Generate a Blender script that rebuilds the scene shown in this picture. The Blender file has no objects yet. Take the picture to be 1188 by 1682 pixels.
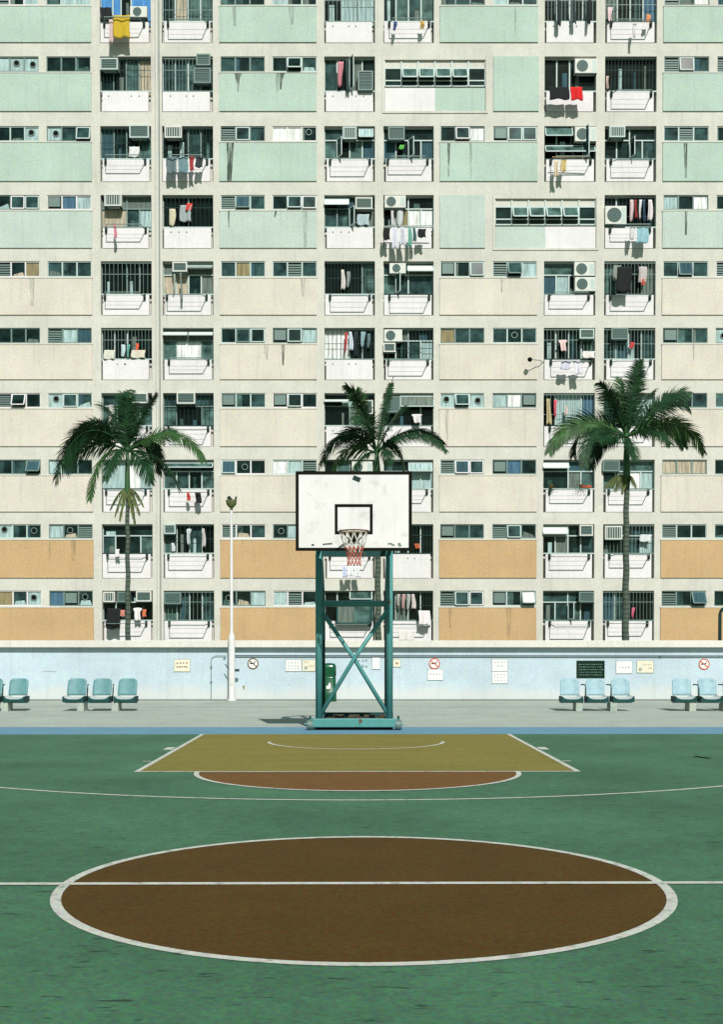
import bpy, math, random
from mathutils import Vector, Matrix
random.seed(7)
R = math.radians
C = bpy.context.scene.collection
W, H, FPX, YH, CZ, TH = 1188, 1682, 1932.0, 1067.0, 1.355, 0.020
Y0 = YH + FPX*math.tan(TH)
# ---------------------------------------------------------------- camera
cd = bpy.data.cameras.new('camera'); cam = bpy.data.objects.new('camera', cd); C.objects.link(cam)
cam.location = (0, 0, CZ); cam.rotation_euler = (math.pi/2-TH, 0, 0)
cd.sensor_fit = 'VERTICAL'; cd.sensor_height = 36; cd.lens = FPX/H*36
cd.shift_y = (Y0-H/2)/H; cd.clip_end = 3000
bpy.context.scene.camera = cam
def ray(px, py):
    u, v = (px-W/2)/FPX, (py-Y0)/FPX
    return Vector((u, math.cos(TH)-v*math.sin(TH), -math.sin(TH)-v*math.cos(TH)))
def P(px, py, Y):
    d = ray(px, py); k = Y/d.y
    return Vector((d.x*k, Y, CZ+d.z*k))
def PX(px, Y, py=520): return P(px, py, Y).x
def PZ(py, Y): return P(594, py, Y).z
# ---------------------------------------------------------------- materials
def mat(name, col, rough=.8, amt=.06, sc=9, grain=.05, gs=60, bump=0, stretch=(1,1,1), spec=.3, metal=0, extra=None):
    m = bpy.data.materials.new(name); m.use_nodes = True
    nt = m.node_tree; N = nt.nodes; L = nt.links; b = N['Principled BSDF']
    b.inputs['Roughness'].default_value = rough; b.inputs['Metallic'].default_value = metal
    b.inputs['Specular IOR Level'].default_value = spec
    geo = N.new('ShaderNodeNewGeometry'); mp = N.new('ShaderNodeMapping'); L.new(geo.outputs['Position'], mp.inputs[0])
    mp.inputs['Scale'].default_value = stretch
    col_out = None
    def noise(scale, detail, vec):
        n = N.new('ShaderNodeTexNoise'); n.inputs['Scale'].default_value = scale; n.inputs['Detail'].default_value = detail
        L.new(vec, n.inputs['Vector']); return n
    def mul(prev, fac_out, lo, hi, a=.3, c=.7):
        r = N.new('ShaderNodeMapRange'); r.inputs[1].default_value = a; r.inputs[2].default_value = c
        r.inputs[3].default_value = lo; r.inputs[4].default_value = hi; L.new(fac_out, r.inputs[0])
        x = N.new('ShaderNodeMix'); x.data_type = 'RGBA'; x.blend_type = 'MULTIPLY'; x.inputs[0].default_value = 1
        if prev is None: x.inputs[6].default_value = (*col, 1)
        else: L.new(prev, x.inputs[6])
        L.new(r.outputs[0], x.inputs[7]); return x.outputs[2]
    def cgrain(prev, n, g):
        r = N.new('ShaderNodeMapRange'); r.data_type = 'FLOAT_VECTOR'; r.inputs[7].default_value = (.3,.3,.3); r.inputs[8].default_value = (.7,.7,.7)
        r.inputs[9].default_value = (1-g,)*3; r.inputs[10].default_value = (1+g,)*3; L.new(n.outputs['Color'], r.inputs[6])
        x = N.new('ShaderNodeMix'); x.data_type = 'RGBA'; x.blend_type = 'MULTIPLY'; x.inputs[0].default_value = 1; L.new(prev, x.inputs[6]); L.new(r.outputs[1], x.inputs[7]); return x.outputs[2]
    n1 = noise(sc, 4, mp.outputs[0]); col_out = mul(None, n1.outputs[0], 1-amt, 1+amt)
    n2 = noise(gs*.6, 3, geo.outputs['Position']); col_out = cgrain(col_out, n2, grain) if grain >= .15 else mul(col_out, n2.outputs[0], 1-grain, 1+grain)
    if extra: col_out = extra(nt, geo, col_out, noise, mul)
    L.new(col_out, b.inputs['Base Color'])
    if bump:
        bp = N.new('ShaderNodeBump'); bp.inputs['Strength'].default_value = bump; bp.inputs['Distance'].default_value = .01
        L.new(n2.outputs[0], bp.inputs['Height']); L.new(bp.outputs[0], b.inputs['Normal'])
    return m
def dirt(nt, geo, prev, noise, mul):      # rain streaks running down a rendered wall
    mp = nt.nodes.new('ShaderNodeMapping'); mp.inputs['Scale'].default_value = (6, 6, .35)
    nt.links.new(geo.outputs['Position'], mp.inputs[0])
    n = noise(1.2, 5, mp.outputs[0]); prev = mul(prev, n.outputs[0], .92, 1.0, .3, .46)
    n = noise(.5, 6, geo.outputs['Position']); return mul(prev, n.outputs[0], .93, 1.04, .3, .7)
def scuff(nt, geo, prev, noise, mul):     # dark scuffs on the court paint
    mp = nt.nodes.new('ShaderNodeMapping'); mp.inputs['Scale'].default_value = (1.6, 7, 1); mp.inputs['Rotation'].default_value = (0, 0, .06)
    nt.links.new(geo.outputs['Position'], mp.inputs[0])
    n = noise(3.1, 6, mp.outputs[0]); prev = mul(prev, n.outputs[0], .38, 1.0, .325, .375)
    n = noise(.6, 5, geo.outputs['Position']); prev = mul(prev, n.outputs[0], .78, 1.16, .3, .7)
    n = noise(7, 5, geo.outputs['Position']); return mul(prev, n.outputs[0], .92, 1.08, .3, .7)
def saltwall(nt, geo, prev, noise, mul):  # pale efflorescence over the foot of the wall
    N, L = nt.nodes, nt.links
    s = N.new('ShaderNodeSeparateXYZ'); L.new(geo.outputs['Position'], s.inputs[0])
    n = noise(1.4, 5, geo.outputs['Position'])
    a = N.new('ShaderNodeMath'); a.operation = 'MULTIPLY_ADD'; a.inputs[1].default_value = -.5; L.new(n.outputs[0], a.inputs[0]); L.new(s.outputs[2], a.inputs[2])
    r = N.new('ShaderNodeMapRange'); r.inputs[1].default_value = -.05; r.inputs[2].default_value = .22; r.inputs[3].default_value = .75; r.inputs[4].default_value = 0
    L.new(a.outputs[0], r.inputs[0])
    x = N.new('ShaderNodeMix'); x.data_type = 'RGBA'; L.new(r.outputs[0], x.inputs[0]); L.new(prev, x.inputs[6]); x.inputs[7].default_value = (.48, .49, .47, 1)
    return dirt(nt, geo, x.outputs[2], noise, mul)
def rings(nt, geo, prev, noise, mul):
    N, L = nt.nodes, nt.links
    w = N.new('ShaderNodeTexWave'); w.bands_direction = 'Z'; w.inputs['Scale'].default_value = 2.2; w.inputs['Distortion'].default_value = 1.5
    L.new(geo.outputs['Position'], w.inputs['Vector']); return mul(prev, w.outputs[1], .6, 1.1, .1, .6)
def rusty(nt, geo, prev, noise, mul):
    N, L = nt.nodes, nt.links
    n = noise(9, 6, geo.outputs['Position'])
    r = N.new('ShaderNodeMapRange'); r.inputs[1].default_value = .66; r.inputs[2].default_value = .71; L.new(n.outputs[0], r.inputs[0])
    x = N.new('ShaderNodeMix'); x.data_type = 'RGBA'; L.new(r.outputs[0], x.inputs[0]); L.new(prev, x.inputs[6]); x.inputs[7].default_value = (.09, .045, .025, 1)
    return x.outputs[2]
M = {}
M['concrete'] = mat('concrete', (.47,.462,.408), .9, .04, 2, .12, 46, .15, extra=dirt)
M['white'] = mat('white_paint', (.575,.56,.555), .8, .03, 3, .10, 46, extra=dirt)
M['mint'] = mat('mint_paint', (.335,.43,.366), .85, .05, .9, .26, 46, .25, extra=dirt)
M['cream'] = mat('cream_paint', (.505,.468,.40), .85, .05, .9, .24, 46, .25, extra=dirt)
M['orange'] = mat('orange_paint', (.42,.285,.145), .85, .05, .9, .3, 46, .25, extra=dirt)
M['mint2'] = mat('faded_mint_paint', (.375,.445,.395), .85, .05, .9, .26, 46, .25, extra=dirt)
M['coping'] = mat('coping', (.53,.51,.46), .9, .04, 3, .1, 40, extra=dirt)
M['bluewall'] = mat('pale_blue_paint', (.385,.465,.51), .85, .05, 3, .2, 60, .1, extra=saltwall)
M['green'] = mat('court_green', (.050,.128,.072), .8, .05, 3, .26, 60, .1, spec=.12, extra=scuff)
M['brown'] = mat('court_brown', (.066,.037,.008), .8, .08, 2, .28, 65, .1, spec=.08, extra=None)
M['rust'] = mat('court_rust', (.125,.064,.02), .8, .07, 3, .25, 45, .1, spec=.08)
M['ochre'] = mat('court_ochre', (.165,.145,.036), .8, .09, 1.5, .22, 42, .1, spec=.08, stretch=(.4,2,1))
M['blue'] = mat('court_blue', (.10,.22,.30), .8, .08, 2, .15, 40, .1)
def wear_and_shine(nt, geo, prev, noise, mul):  # worn-off patches in the line paint
    N, L = nt.nodes, nt.links
    n = noise(11, 7, geo.outputs['Position'])
    r = N.new('ShaderNodeMapRange'); r.inputs[1].default_value = .56; r.inputs[2].default_value = .66; r.inputs[4].default_value = .55; L.new(n.outputs[0], r.inputs[0])
    x = N.new('ShaderNodeMix'); x.data_type = 'RGBA'; L.new(r.outputs[0], x.inputs[0]); L.new(prev, x.inputs[6]); x.inputs[7].default_value = (.10,.14,.09, 1)
    return x.outputs[2]
def grime(nt, geo, prev, noise, mul):
    n = noise(5, 7, geo.outputs['Position']); prev = mul(prev, n.outputs[0], .82, 1.0, .28, .42)
    return dirt(nt, geo, prev, noise, mul)
M['line'] = mat('line_paint', (.43,.44,.39), .8, .1, 12, .2, 80, extra=wear_and_shine)
M['pave'] = mat('pavement', (.31,.35,.305), .9, .07, 1.2, .18, 36, .15, extra=grime)
M['soil'] = mat('ground', (.17,.18,.15), .95, .1, 1, .1, 10)
M['steel'] = mat('steel_grey', (.12,.17,.155), .6, .05, 8, .05, 50, metal=.3)
M['dsteel'] = mat('dark_steel', (.014,.034,.029), .6, .1, 8, .05, 50, spec=.1)
M['black'] = mat('black_paint', (.006,.006,.004), .7, .1, 8, .05, 50, spec=.05)
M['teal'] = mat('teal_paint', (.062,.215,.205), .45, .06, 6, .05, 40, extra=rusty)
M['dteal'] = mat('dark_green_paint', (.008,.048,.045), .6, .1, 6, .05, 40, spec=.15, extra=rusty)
M['board'] = mat('board_white', (.585,.57,.56), .5, .02, 2, .04, 60, extra=grime)
M['bin'] = mat('bin_green', (.0,.058,.02), .25, .03, 6, .03, 40, spec=.5)
M['bench'] = mat('bench_blue', (.092,.21,.22), .5, .08, 9, .08, 50, spec=.3)
M['benchb'] = mat('bench_pale_blue', (.225,.345,.385), .5, .10, 9, .08, 50, spec=.3)
M['wear_and_shine'] = mat('seat_painted_shine', (.42,.46,.44), .5)  # bright shine of the sunlit seat pan put into its base colour
M['leaf'] = mat('leaf', (.010,.036,.013), .5, .4, 3, .25, 20, spec=.12)
M['leaf2'] = mat('leaf_light', (.026,.066,.019), .5, .4, 3, .25, 20, spec=.15)
M['dry'] = mat('dry_leaf', (.065,.085,.025), .8, .4, 5, .2, 20)
M['trunk'] = mat('palm_trunk', (.06,.082,.06), .9, .12, 5, .15, 40, .5, extra=rings)
M['shaft'] = mat('crownshaft', (.03,.085,.03), .5, .1, 3, .1, 30)
M['alu'] = mat('aluminium', (.36,.44,.41), .5, .05, 8, .03, 50)
M['alud'] = mat('grey_aluminium', (.12,.18,.16), .5, .05, 8, .03, 50)
M['cas'] = mat('casing', (.50,.51,.46), .6, .05, 8, .03, 50)
M['coil'] = mat('coil', (.03,.065,.058), .6, .2, 30, .2, 60)
M['red'] = mat('red_paint', (.45,.06,.03), .6); M['sign'] = mat('sign_white', (.62,.61,.58), .5); M['beige'] = mat('sign_beige', (.58,.54,.42), .5)
M['netw'] = mat('net_white', (.5,.49,.45), .8); M['netr'] = mat('net_red', (.42,.11,.07), .8)
M['signgreen'] = mat('sign_dark_green', (.006,.02,.013), .6, spec=.05); M['ltxt'] = mat('faded_letter', (.12,.2,.16), .6)
M['rbrown'] = mat('rust_tray', (.05,.04,.022), .9, .4, 6, .3, 30)
PC = dict(d=(.006,.016,.014), t=(.02,.045,.043), m=(.05,.095,.085), g=(.10,.13,.11), p=(.27,.37,.36), w=(.58,.6,.57), y=(.20,.17,.09), c=(.05,.11,.16), B=(.06,.20,.42), s=(.34,.30,.22), k=(.003,.006,.005), b=(.028,.068,.082))
for k, v in PC.items():
    fl = k in 'pwycsgbB'
    M['pane_'+k] = mat('pane_'+k, v, .75 if fl else .15, .35 if fl else .75, 2.5, .1, 30, spec=.1 if fl else .16, stretch=(5,1,.5) if fl else (1,1,1))
def cmat(col):
    k = 'cloth_%02d%02d%02d' % tuple(int(c*99) for c in col)
    if k not in M: M[k] = mat('cloth', col, .9, .12, 14, .05, 60)
    return M[k]
def stainmat(op):
    m = bpy.data.materials.new('stain'); m.use_nodes = True; nt = m.node_tree; N = nt.nodes; L = nt.links
    b = N['Principled BSDF']; b.inputs['Base Color'].default_value = (.03,.04,.028,1); b.inputs['Roughness'].default_value = .9
    g = N.new('ShaderNodeNewGeometry'); mp = N.new('ShaderNodeMapping'); mp.inputs['Scale'].default_value = (14,1,1.2); L.new(g.outputs['Position'], mp.inputs[0])
    n = N.new('ShaderNodeTexNoise'); n.inputs['Scale'].default_value = 1.5; n.inputs['Detail'].default_value = 5; L.new(mp.outputs[0], n.inputs['Vector'])
    r = N.new('ShaderNodeMapRange'); r.inputs[1].default_value=.35; r.inputs[2].default_value=.6; r.inputs[3].default_value=op*.1; r.inputs[4].default_value=op
    L.new(n.outputs[0], r.inputs[0]); L.new(r.outputs[0], b.inputs['Alpha']); return m
M['stain'] = stainmat(.85); M['faint'] = stainmat(.22)
# ---------------------------------------------------------------- mesh builder
class MB:
    def __init__(s): s.v, s.f, s.mi, s.ms = [], [], [], []
    def m(s, k):
        if k not in s.ms: s.ms.append(k)
        return s.ms.index(k)
    def face(s, pts, k):
        n = len(s.v); s.v += [tuple(p) for p in pts]; s.f.append(tuple(range(n, n+len(pts)))); s.mi.append(s.m(k)); return s
    def box(s, x0, x1, y0, y1, z0, z1, k, skip=''):
        n = len(s.v); i = s.m(k)
        s.v += [(x,y,z) for x in (x0,x1) for y in (y0,y1) for z in (z0,z1)]
        for name, q in (('l',(0,1,3,2)),('r',(4,6,7,5)),('f',(0,4,5,1)),('b',(2,3,7,6)),('d',(0,2,6,4)),('u',(1,5,7,3))):
            if name in skip: continue
            s.f.append(tuple(n+j for j in q)); s.mi.append(i)
        return s
    def tube(s, pts, rad, k, seg=8, cap=True):
        pts = [Vector(p) for p in pts]; i = s.m(k); rings_ = []
        rr = rad if isinstance(rad, (list, tuple)) else [rad]*len(pts)
        up = Vector((0,0,1))
        for j, p in enumerate(pts):
            t = (pts[min(j+1,len(pts)-1)]-pts[max(j-1,0)]).normalized()
            a = t.cross(up if abs(t.z) < .95 else Vector((0,1,0))).normalized(); b = a.cross(t)
            n = len(s.v); s.v += [tuple(p+(a*math.cos(2*math.pi*q/seg)+b*math.sin(2*math.pi*q/seg))*rr[j]) for q in range(seg)]
            rings_.append(n)
        for a, b in zip(rings_, rings_[1:]):
            for q in range(seg): s.f.append((a+q, a+(q+1)%seg, b+(q+1)%seg, b+q)); s.mi.append(i)
        if cap:
            s.f.append(tuple(rings_[0]+q for q in range(seg))[::-1]); s.f.append(tuple(rings_[-1]+q for q in range(seg))); s.mi += [i, i]
        return s
    def bar(s, a, b, w, d, k):         # square bar between two points
        a, b = Vector(a), Vector(b); t = (b-a).normalized()
        u = t.cross(Vector((0,1,0))); u = (u if u.length > .1 else Vector((1,0,0))).normalized()*w/2; v = t.cross(u.normalized()).normalized()*d/2
        n = len(s.v); i = s.m(k)
        for p in (a, b): s.v += [tuple(p+u+v), tuple(p-u+v), tuple(p-u-v), tuple(p+u-v)]
        for q in ((0,1,2,3),(7,6,5,4),(0,4,5,1),(1,5,6,2),(2,6,7,3),(3,7,4,0)): s.f.append(tuple(n+j for j in q)); s.mi.append(i)
        return s
    def lathe(s, c, prof, k, seg=20, axis='z'):
        i = s.m(k); base = len(s.v); c = Vector(c)
        for r_, h in prof:
            for q in range(seg):
                a = 2*math.pi*q/seg
                o = Vector((r_*math.cos(a), r_*math.sin(a), h)) if axis == 'z' else Vector((r_*math.cos(a), h, r_*math.sin(a))) if axis == 'y' else Vector((h, r_*math.cos(a), r_*math.sin(a)))
                s.v.append(tuple(c+o))
        for j in range(len(prof)-1):
            for q in range(seg):
                a = base+j*seg; s.f.append((a+q, a+(q+1)%seg, a+seg+(q+1)%seg, a+seg+q)); s.mi.append(i)
        return s
    def prism(s, poly, y0, y1, k):     # poly of (x,z)
        n = len(poly); i = s.m(k); b = len(s.v)
        s.v += [(x, y0, z) for x, z in poly]+[(x, y1, z) for x, z in poly]
        s.f.append(tuple(b+j for j in range(n))); s.f.append(tuple(b+n+j for j in range(n))[::-1]); s.mi += [i, i]
        for j in range(n): s.f.append((b+j, b+n+j, b+n+(j+1)%n, b+(j+1)%n)); s.mi.append(i)
        return s
    def build(s, name, parent=None, smooth=False, bevel=0, loc=None, weld=False):
        me = bpy.data.meshes.new(name); me.from_pydata(s.v, [], s.f)
        for k in s.ms: me.materials.append(M[k] if isinstance(k, str) else k)
        me.polygons.foreach_set('material_index', s.mi)
        if smooth: me.polygons.foreach_set('use_smooth', [True]*len(s.f))
        me.validate(); me.update()
        o = bpy.data.objects.new(name, me); C.objects.link(o)
        if parent: o.parent = parent
        if loc: o.location = loc
        if bevel:
            b = o.modifiers.new('b', 'BEVEL'); b.width = bevel; b.segments = 2; b.limit_method = 'ANGLE'
        return o
LABELS = {}
def tag(o, label=None, cat=None, group=None, kind=None):
    if label:
        o['label'] = label
        assert label not in LABELS or group, label
        assert 4 <= len(label.split()) <= 16, label
        if label in LABELS: print('DUP LABEL', label)
        LABELS[label] = 1
    if cat: o['category'] = cat
    if group: o['group'] = group
    if kind: o['kind'] = kind
    return o
def empty(name, loc=(0,0,0)):
    o = bpy.data.objects.new(name, None); C.objects.link(o); o.location = loc; o.empty_display_size = .2; return o
def copy_tree(o, parent=None):
    c = o.copy(); C.objects.link(c); c.parent = parent
    for ch in list(o.children): copy_tree(ch, c)
    return c
def thing(name, label, cat, group=None, loc=(0,0,0)): return tag(empty(name, loc), label, cat, group)
# ---------------------------------------------------------------- ground and court
def sheet(name, pts, z, k, kind='structure'):
    b = MB(); b.face([(x, y, z) for x, y in pts], k); o = b.build(name); o['kind'] = kind; return o
def rect(x0, x1, y0, y1): return [(x0,y0),(x1,y0),(x1,y1),(x0,y1)]
sheet('ground', rect(-400, 400, -60, 900), -.012, 'soil')
WY = 31.5; BL = 18.83; CY = 6.83
RA = .0088
def ct(u, s):        # court coordinates: u across, s metres from the far baseline towards the camera
    y = BL-s; dy = y-CY
    return (.012 - dy*RA + u*math.cos(RA), CY + dy + u*math.sin(RA))
sheet('pavement', rect(-30, 30, 20.55, WY+.02), -.004, 'pave')
g = MB()
g.box(-30, 30, 27.8, 27.86, -.0035, .0006, 'alud')
g.face([(-3.5,30.9,.001),(-3.47,30.9,.001),(-3.9,29.4,.001),(-3.93,29.4,.001)], 'alud')
sheet('court_surface', [ct(-9,0),ct(-9,26),ct(9,26),ct(9,0)], 0.0, 'green')
sheet('court_border', [ct(-30,0),ct(30,0),(30,20.55),(-30,20.55)], 0.0, 'blue')
j = g.build('pavement_joints'); j['kind'] = 'structure'
sheet('court_lane', [ct(-2.45,.02),ct(-2.45,5.8),ct(2.45,5.8),ct(2.45,.02)], .0018, 'ochre')
def arc(r, cs, a0, a1, n=64): return [(r*math.cos(a0+(a1-a0)*i/n), cs+r*math.sin(a0+(a1-a0)*i/n)) for i in range(n+1)]
sheet('free_throw_semicircle', [ct(*p) for p in arc(1.77, 5.83, 0, math.pi)], .0018, 'rust')
sheet('centre_circle', [ct(*p) for p in arc(1.70, 12.08, 0, 2*math.pi, 128)[:-1]], .0018, 'brown')
def band(b, r0, r1, cs, a0, a1, z, n=96):
    o, i = arc(r1, cs, a0, a1, n), arc(r0, cs, a0, a1, n)
    for q in range(n): b.face([(*ct(*o[q]), z), (*ct(*o[q+1]), z), (*ct(*i[q+1]), z), (*ct(*i[q]), z)], 'line')
def cl(b, u0, u1, s0, s1, z): b.face([(*ct(u0,s0),z),(*ct(u1,s0),z),(*ct(u1,s1),z),(*ct(u0,s1),z)], 'line')
def mk(name, fn):
    b = MB(); fn(b); o = b.build(name); o['kind'] = 'structure'
mk('centre_circle_line', lambda b: band(b, 1.692, 1.75, 12.08, 0, 2*math.pi, .0036))
mk('halfway_line', lambda b: (cl(b, -7.6, 7.6, 12.02, 12.085, .0054)))
def lane(b):
    cl(b, -2.48, -2.42, .03, 5.83, .0036); cl(b, 2.42, 2.48, .03, 5.83, .0036); cl(b, -2.42, 2.42, 5.775, 5.83, .0036)
    for q in (-1, 1):
        cl(b, q*2.50, q*2.62, 2.55, 2.95, .0036); cl(b, q*2.50, q*2.60, 4.55, 4.62, .0036)
mk('lane_line', lane)
mk('free_throw_arc_line', lambda b: band(b, 1.745, 1.80, 5.83, 0, math.pi, .0054))
mk('no_charge_arc_line', lambda b: band(b, 1.25, 1.30, 1.575, 0, math.pi, .0036))
def tp(b):
    band(b, 6.68, 6.73, 1.575, R(8), R(131.5), .0036, 120); band(b, 6.68, 6.73, 1.575, R(133), R(172), .0036, 40)
mk('three_point_line', tp)
mk('side_line', lambda b: (cl(b, -7.6, -7.55, 0, 24, .0036), cl(b, 7.55, 7.6, 0, 24, .0036)))
# twig on the court
p = [P(1141+i*4, 1243.5+[0,-1.5,-.5,.5,.8,1,2,1][i], 15) for i in range(8)]
gp = []
for q in p:
    d = (q-Vector((0,0,CZ))).normalized(); k = -(CZ-.008)/d.z; gp.append(Vector((0,0,CZ))+d*k)
b = MB(); b.tube(gp, [.004,.007,.006,.008,.006,.007,.006,.003], 'black', 6)
tag(b.build('twig'), 'thin dark bent twig lying alone on the green court', 'twig')
# ---------------------------------------------------------------- boundary wall
wall = thing('boundary_wall', 'long low pale blue court wall with a concrete coping', 'wall')
zt, zc = PZ(1052, WY-.16), PZ(1063.5, WY-.16)
MB().box(-30, 30, WY, WY+.3, -.1, zc, 'bluewall').build('wall_face', wall)
MB().box(-30, 30, WY-.17, WY+.45, zc+.001, zt, 'coping').build('coping', wall, bevel=.012)
MB().box(-30, 30, WY-.03, WY-.002, -.01, .018, 'rbrown').build('foot_skirting', wall)
zp = PZ(1077, WY); pipe = thing('conduit_pipe', 'thin dark steel conduit running along the blue wall from the lamp post', 'conduit pipe')
MB().tube([(PX(386,WY,1077), WY-.05, zp), (30, WY-.05, zp-.02)], .016, 'dsteel', 6).build('horizontal_pipe', pipe)
xa, xb = PX(347,WY,1100), PX(372,WY,1077)
MB().tube([(xa, WY-.04, 0), (xa, WY-.04, zp-.14), (xa+.03, WY-.04, zp-.04), (xa+.13, WY-.04, zp), (xb, WY-.04, zp)], .009, 'alud', 6).build('bent_pipe', pipe)
for x, z in ((xa, zp-.3), (xa, .5), (xb-.05, zp-.05), (8.0, zp-.02)): MB().box(x-.022, x+.022, WY-.055, WY-.002, z-.015, z+.018, 'alud').build('pipe_clip', pipe)
# ---------------------------------------------------------------- signs
def glyph(b, x, z, s, y, k):      # small brush-stroke like mark
    for i in range(4):
        if random.random() < .5: zz = z+random.uniform(-.4,.4)*s; b.box(x-s*.4, x+s*.4, y-.0015*(i+1), y, zz-s*.07, zz+s*.07, k)
        else: xx = x+random.uniform(-.35,.35)*s; b.box(xx-s*.07, xx+s*.07, y-.0015*(i+1)-.0006, y, z-s*.45, z+s*.45, k)
def sign(x0, y0, x1, y1, k, label, rows, ink='alud', extra=None, edge='alud', name='sign'):
    t = thing(name, label, 'sign', 'signs fixed to the blue wall')
    X0, X1, Z1, Z0 = PX(x0,WY,1090), PX(x1,WY,1090), PZ(y0,WY), PZ(y1,WY); ys = WY-.004
    MB().box(X0, X1, ys-.010, ys, Z0, Z1, k).build('plate', t, bevel=.003)
    e = MB()
    for a in ((X0-.006,X1+.006,Z1,Z1+.006),(X0-.006,X1+.006,Z0-.006,Z0),(X0-.006,X0,Z0,Z1),(X1,X1+.006,Z0,Z1)): e.box(a[0],a[1],ys-.012,ys,a[2],a[3],edge)
    e.build('rim', t)
    for (zf, xs, s) in rows:
        b = MB()
        for xf in xs: glyph(b, X0+(X1-X0)*xf, Z1-(Z1-Z0)*zf, s, ys-.0115, ink)
        b.build('writing', t)
    if extra: extra(t, X0, X1, Z0, Z1, ys-.0115)
    return t
q4 = (.2,.4,.6,.8)
sign(286,1083,312,1103,'beige','beige sign with two rows of faded reddish writing near the lamp post', [(.3,q4,.05),(.62,(.2,.3,.4,.5,.6,.7,.8),.045)], 'rust')
sign(469.5,1084,495,1102.5,'sign','white sign with three rows of small characters beside hoop post', [(.25,q4,.04),(.52,q4,.04),(.78,q4,.04)])
def emblem(t, X0, X1, Z0, Z1, y):
    b = MB(); b.lathe((X0+.09, y, Z0+.09), [(.0,-.002),(.045,-.002),(.045,0)], 'alud', 16, 'y'); b.lathe((X0+.09, y-.003, Z0+.09), [(.0,-.002),(.02,-.002),(.02,0)], 'beige', 12, 'y'); b.build('emblem', t)
sign(497,1084,518,1102.5,'beige','cream sign with a round emblem immediately beside the hoop post', [(.2,(.2,.4),.035),(.55,(.55,.7,.85),.035)], 'rust', emblem)
sign(611.5,1080,624.5,1099,'sign','small blank-looking white upright notice seen inside the hoop frame', [(.3,(.35,.6),.02),(.6,(.35,.6),.02)], 'alud')
sign(646,1083,658,1095.5,'beige','small cream notice just outside the hoop post', [(.5,(.4,.6),.05),(.7,(.5,),.03)], 'rust')
sign(703,1099.5,728,1117,'sign','white notice with one row of writing hung under a round sign', [(.45,q4,.045)])
sign(808.5,1083,834,1102.3,'sign','upper white notice of the stacked pair on open wall', [(.25,(.2,.4,.6,.8),.04),(.55,(.4,.6,.75),.04)])
sign(808.5,1103.2,834,1122.5,'sign','lower white notice of the stacked pair with dotted rows', [(.25,q4,.035),(.5,q4,.035),(.75,q4,.035)])
def lines(t, X0, X1, Z0, Z1, y):
    for i in range(5):
        b = MB(); z = Z1-(Z1-Z0)*(.2+i*.155); x = X0+.05
        while x < X1-.08:
            w = random.uniform(.02,.07); b.box(x, x+w, y-.002, y, z-.008+random.uniform(-.004,.004), z+.006, 'ltxt'); x += w+random.uniform(.012,.03)
        b.build('writing', t)
sign(948,1085.5,993.5,1113.5,'signgreen','large dark green notice board with faint writing above a blue bench', [], extra=lines, edge='rbrown', name='notice_board')
sign(1013,1086,1039,1106,'sign','white notice with one row of writing beside the cream emblem sign', [(.5,q4,.045)])
sign(1047,1085,1074,1105,'beige','cream notice with dark emblem farther from the dark board', [(.35,(.4,.55,.7,.85),.035),(.6,(.75,.85),.035)], 'rust', emblem)
b = MB(); [glyph(b, PX(590+i*6,WY,1090), PZ(1085+j*9,WY), .07, WY-.003, 'ltxt') for i in range(3) for j in range(2)]
tag(b.build('stencilled_notice'), 'faded teal painted characters on the wall behind the cross brace', 'sign')
def ringsign(x, y, label, k='red', rad=9):
    t = thing('no_smoking_sign', label, 'sign', 'round prohibition signs'); X, Z = PX(x,WY,1090), PZ(y,WY); r = rad/61.3
    MB().lathe((X, WY-.006, Z), [(0,-.008),(r*.88,-.008),(r*.88,.005)], 'sign', 28, 'y').build('plate', t)
    MB().lathe((X, WY-.015, Z), [(r*.82,-.003),(r,-.003),(r,.012),(r*.82,.012),(r*.82,-.003)], k, 28, 'y').build('ring', t)
    MB().bar((X-r*.62, WY-.020, Z+r*.5), (X+r*.62, WY-.020, Z-r*.5), .022, .006, k).build('slash', t)
    b = MB(); b.bar((X-r*.6, WY-.017, Z-r*.02), (X+r*.3, WY-.017, Z+r*.12), .03, .004, 'dsteel'); b.tube([(X+r*.3,WY-.018,Z+r*.1),(X+r*.45,WY-.018,Z+r*.35),(X+r*.3,WY-.018,Z+r*.55)], .008, 'dsteel', 5); b.build('cigarette', t)
ringsign(415.5, 1090, 'round brown-ringed no smoking sign beside the lamp post', 'rust')
ringsign(714, 1090, 'round red-ringed no smoking sign above a white notice')
ringsign(1157.5, 1091, 'round red-ringed no smoking sign above the cut-off bench')
# faint painted-over patch and marker
tag(MB().box(PX(405+2,WY,1130)-.13, PX(407,WY,1130)-.09, WY-.004, WY-.001, PZ(1131,WY), PZ(1126,WY), 'ochre').box(PX(407,WY,1130)-.12, PX(407,WY,1130)-.10, WY-.004, WY-.0005, PZ(1133,WY), PZ(1131,WY), 'ochre').build('arrow_sticker'), 'tiny yellow arrow sticker low on the wall beside the lamp post', 'sticker')
tag(MB().box(PX(70,WY,1090), PX(93,WY,1090), WY-.012, WY-.0005, PZ(1103,WY), PZ(1088,WY), 'bluewall').build('blank_plate', bevel=.004), 'blank wall plate painted pale blue like the wall', 'plate')
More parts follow.
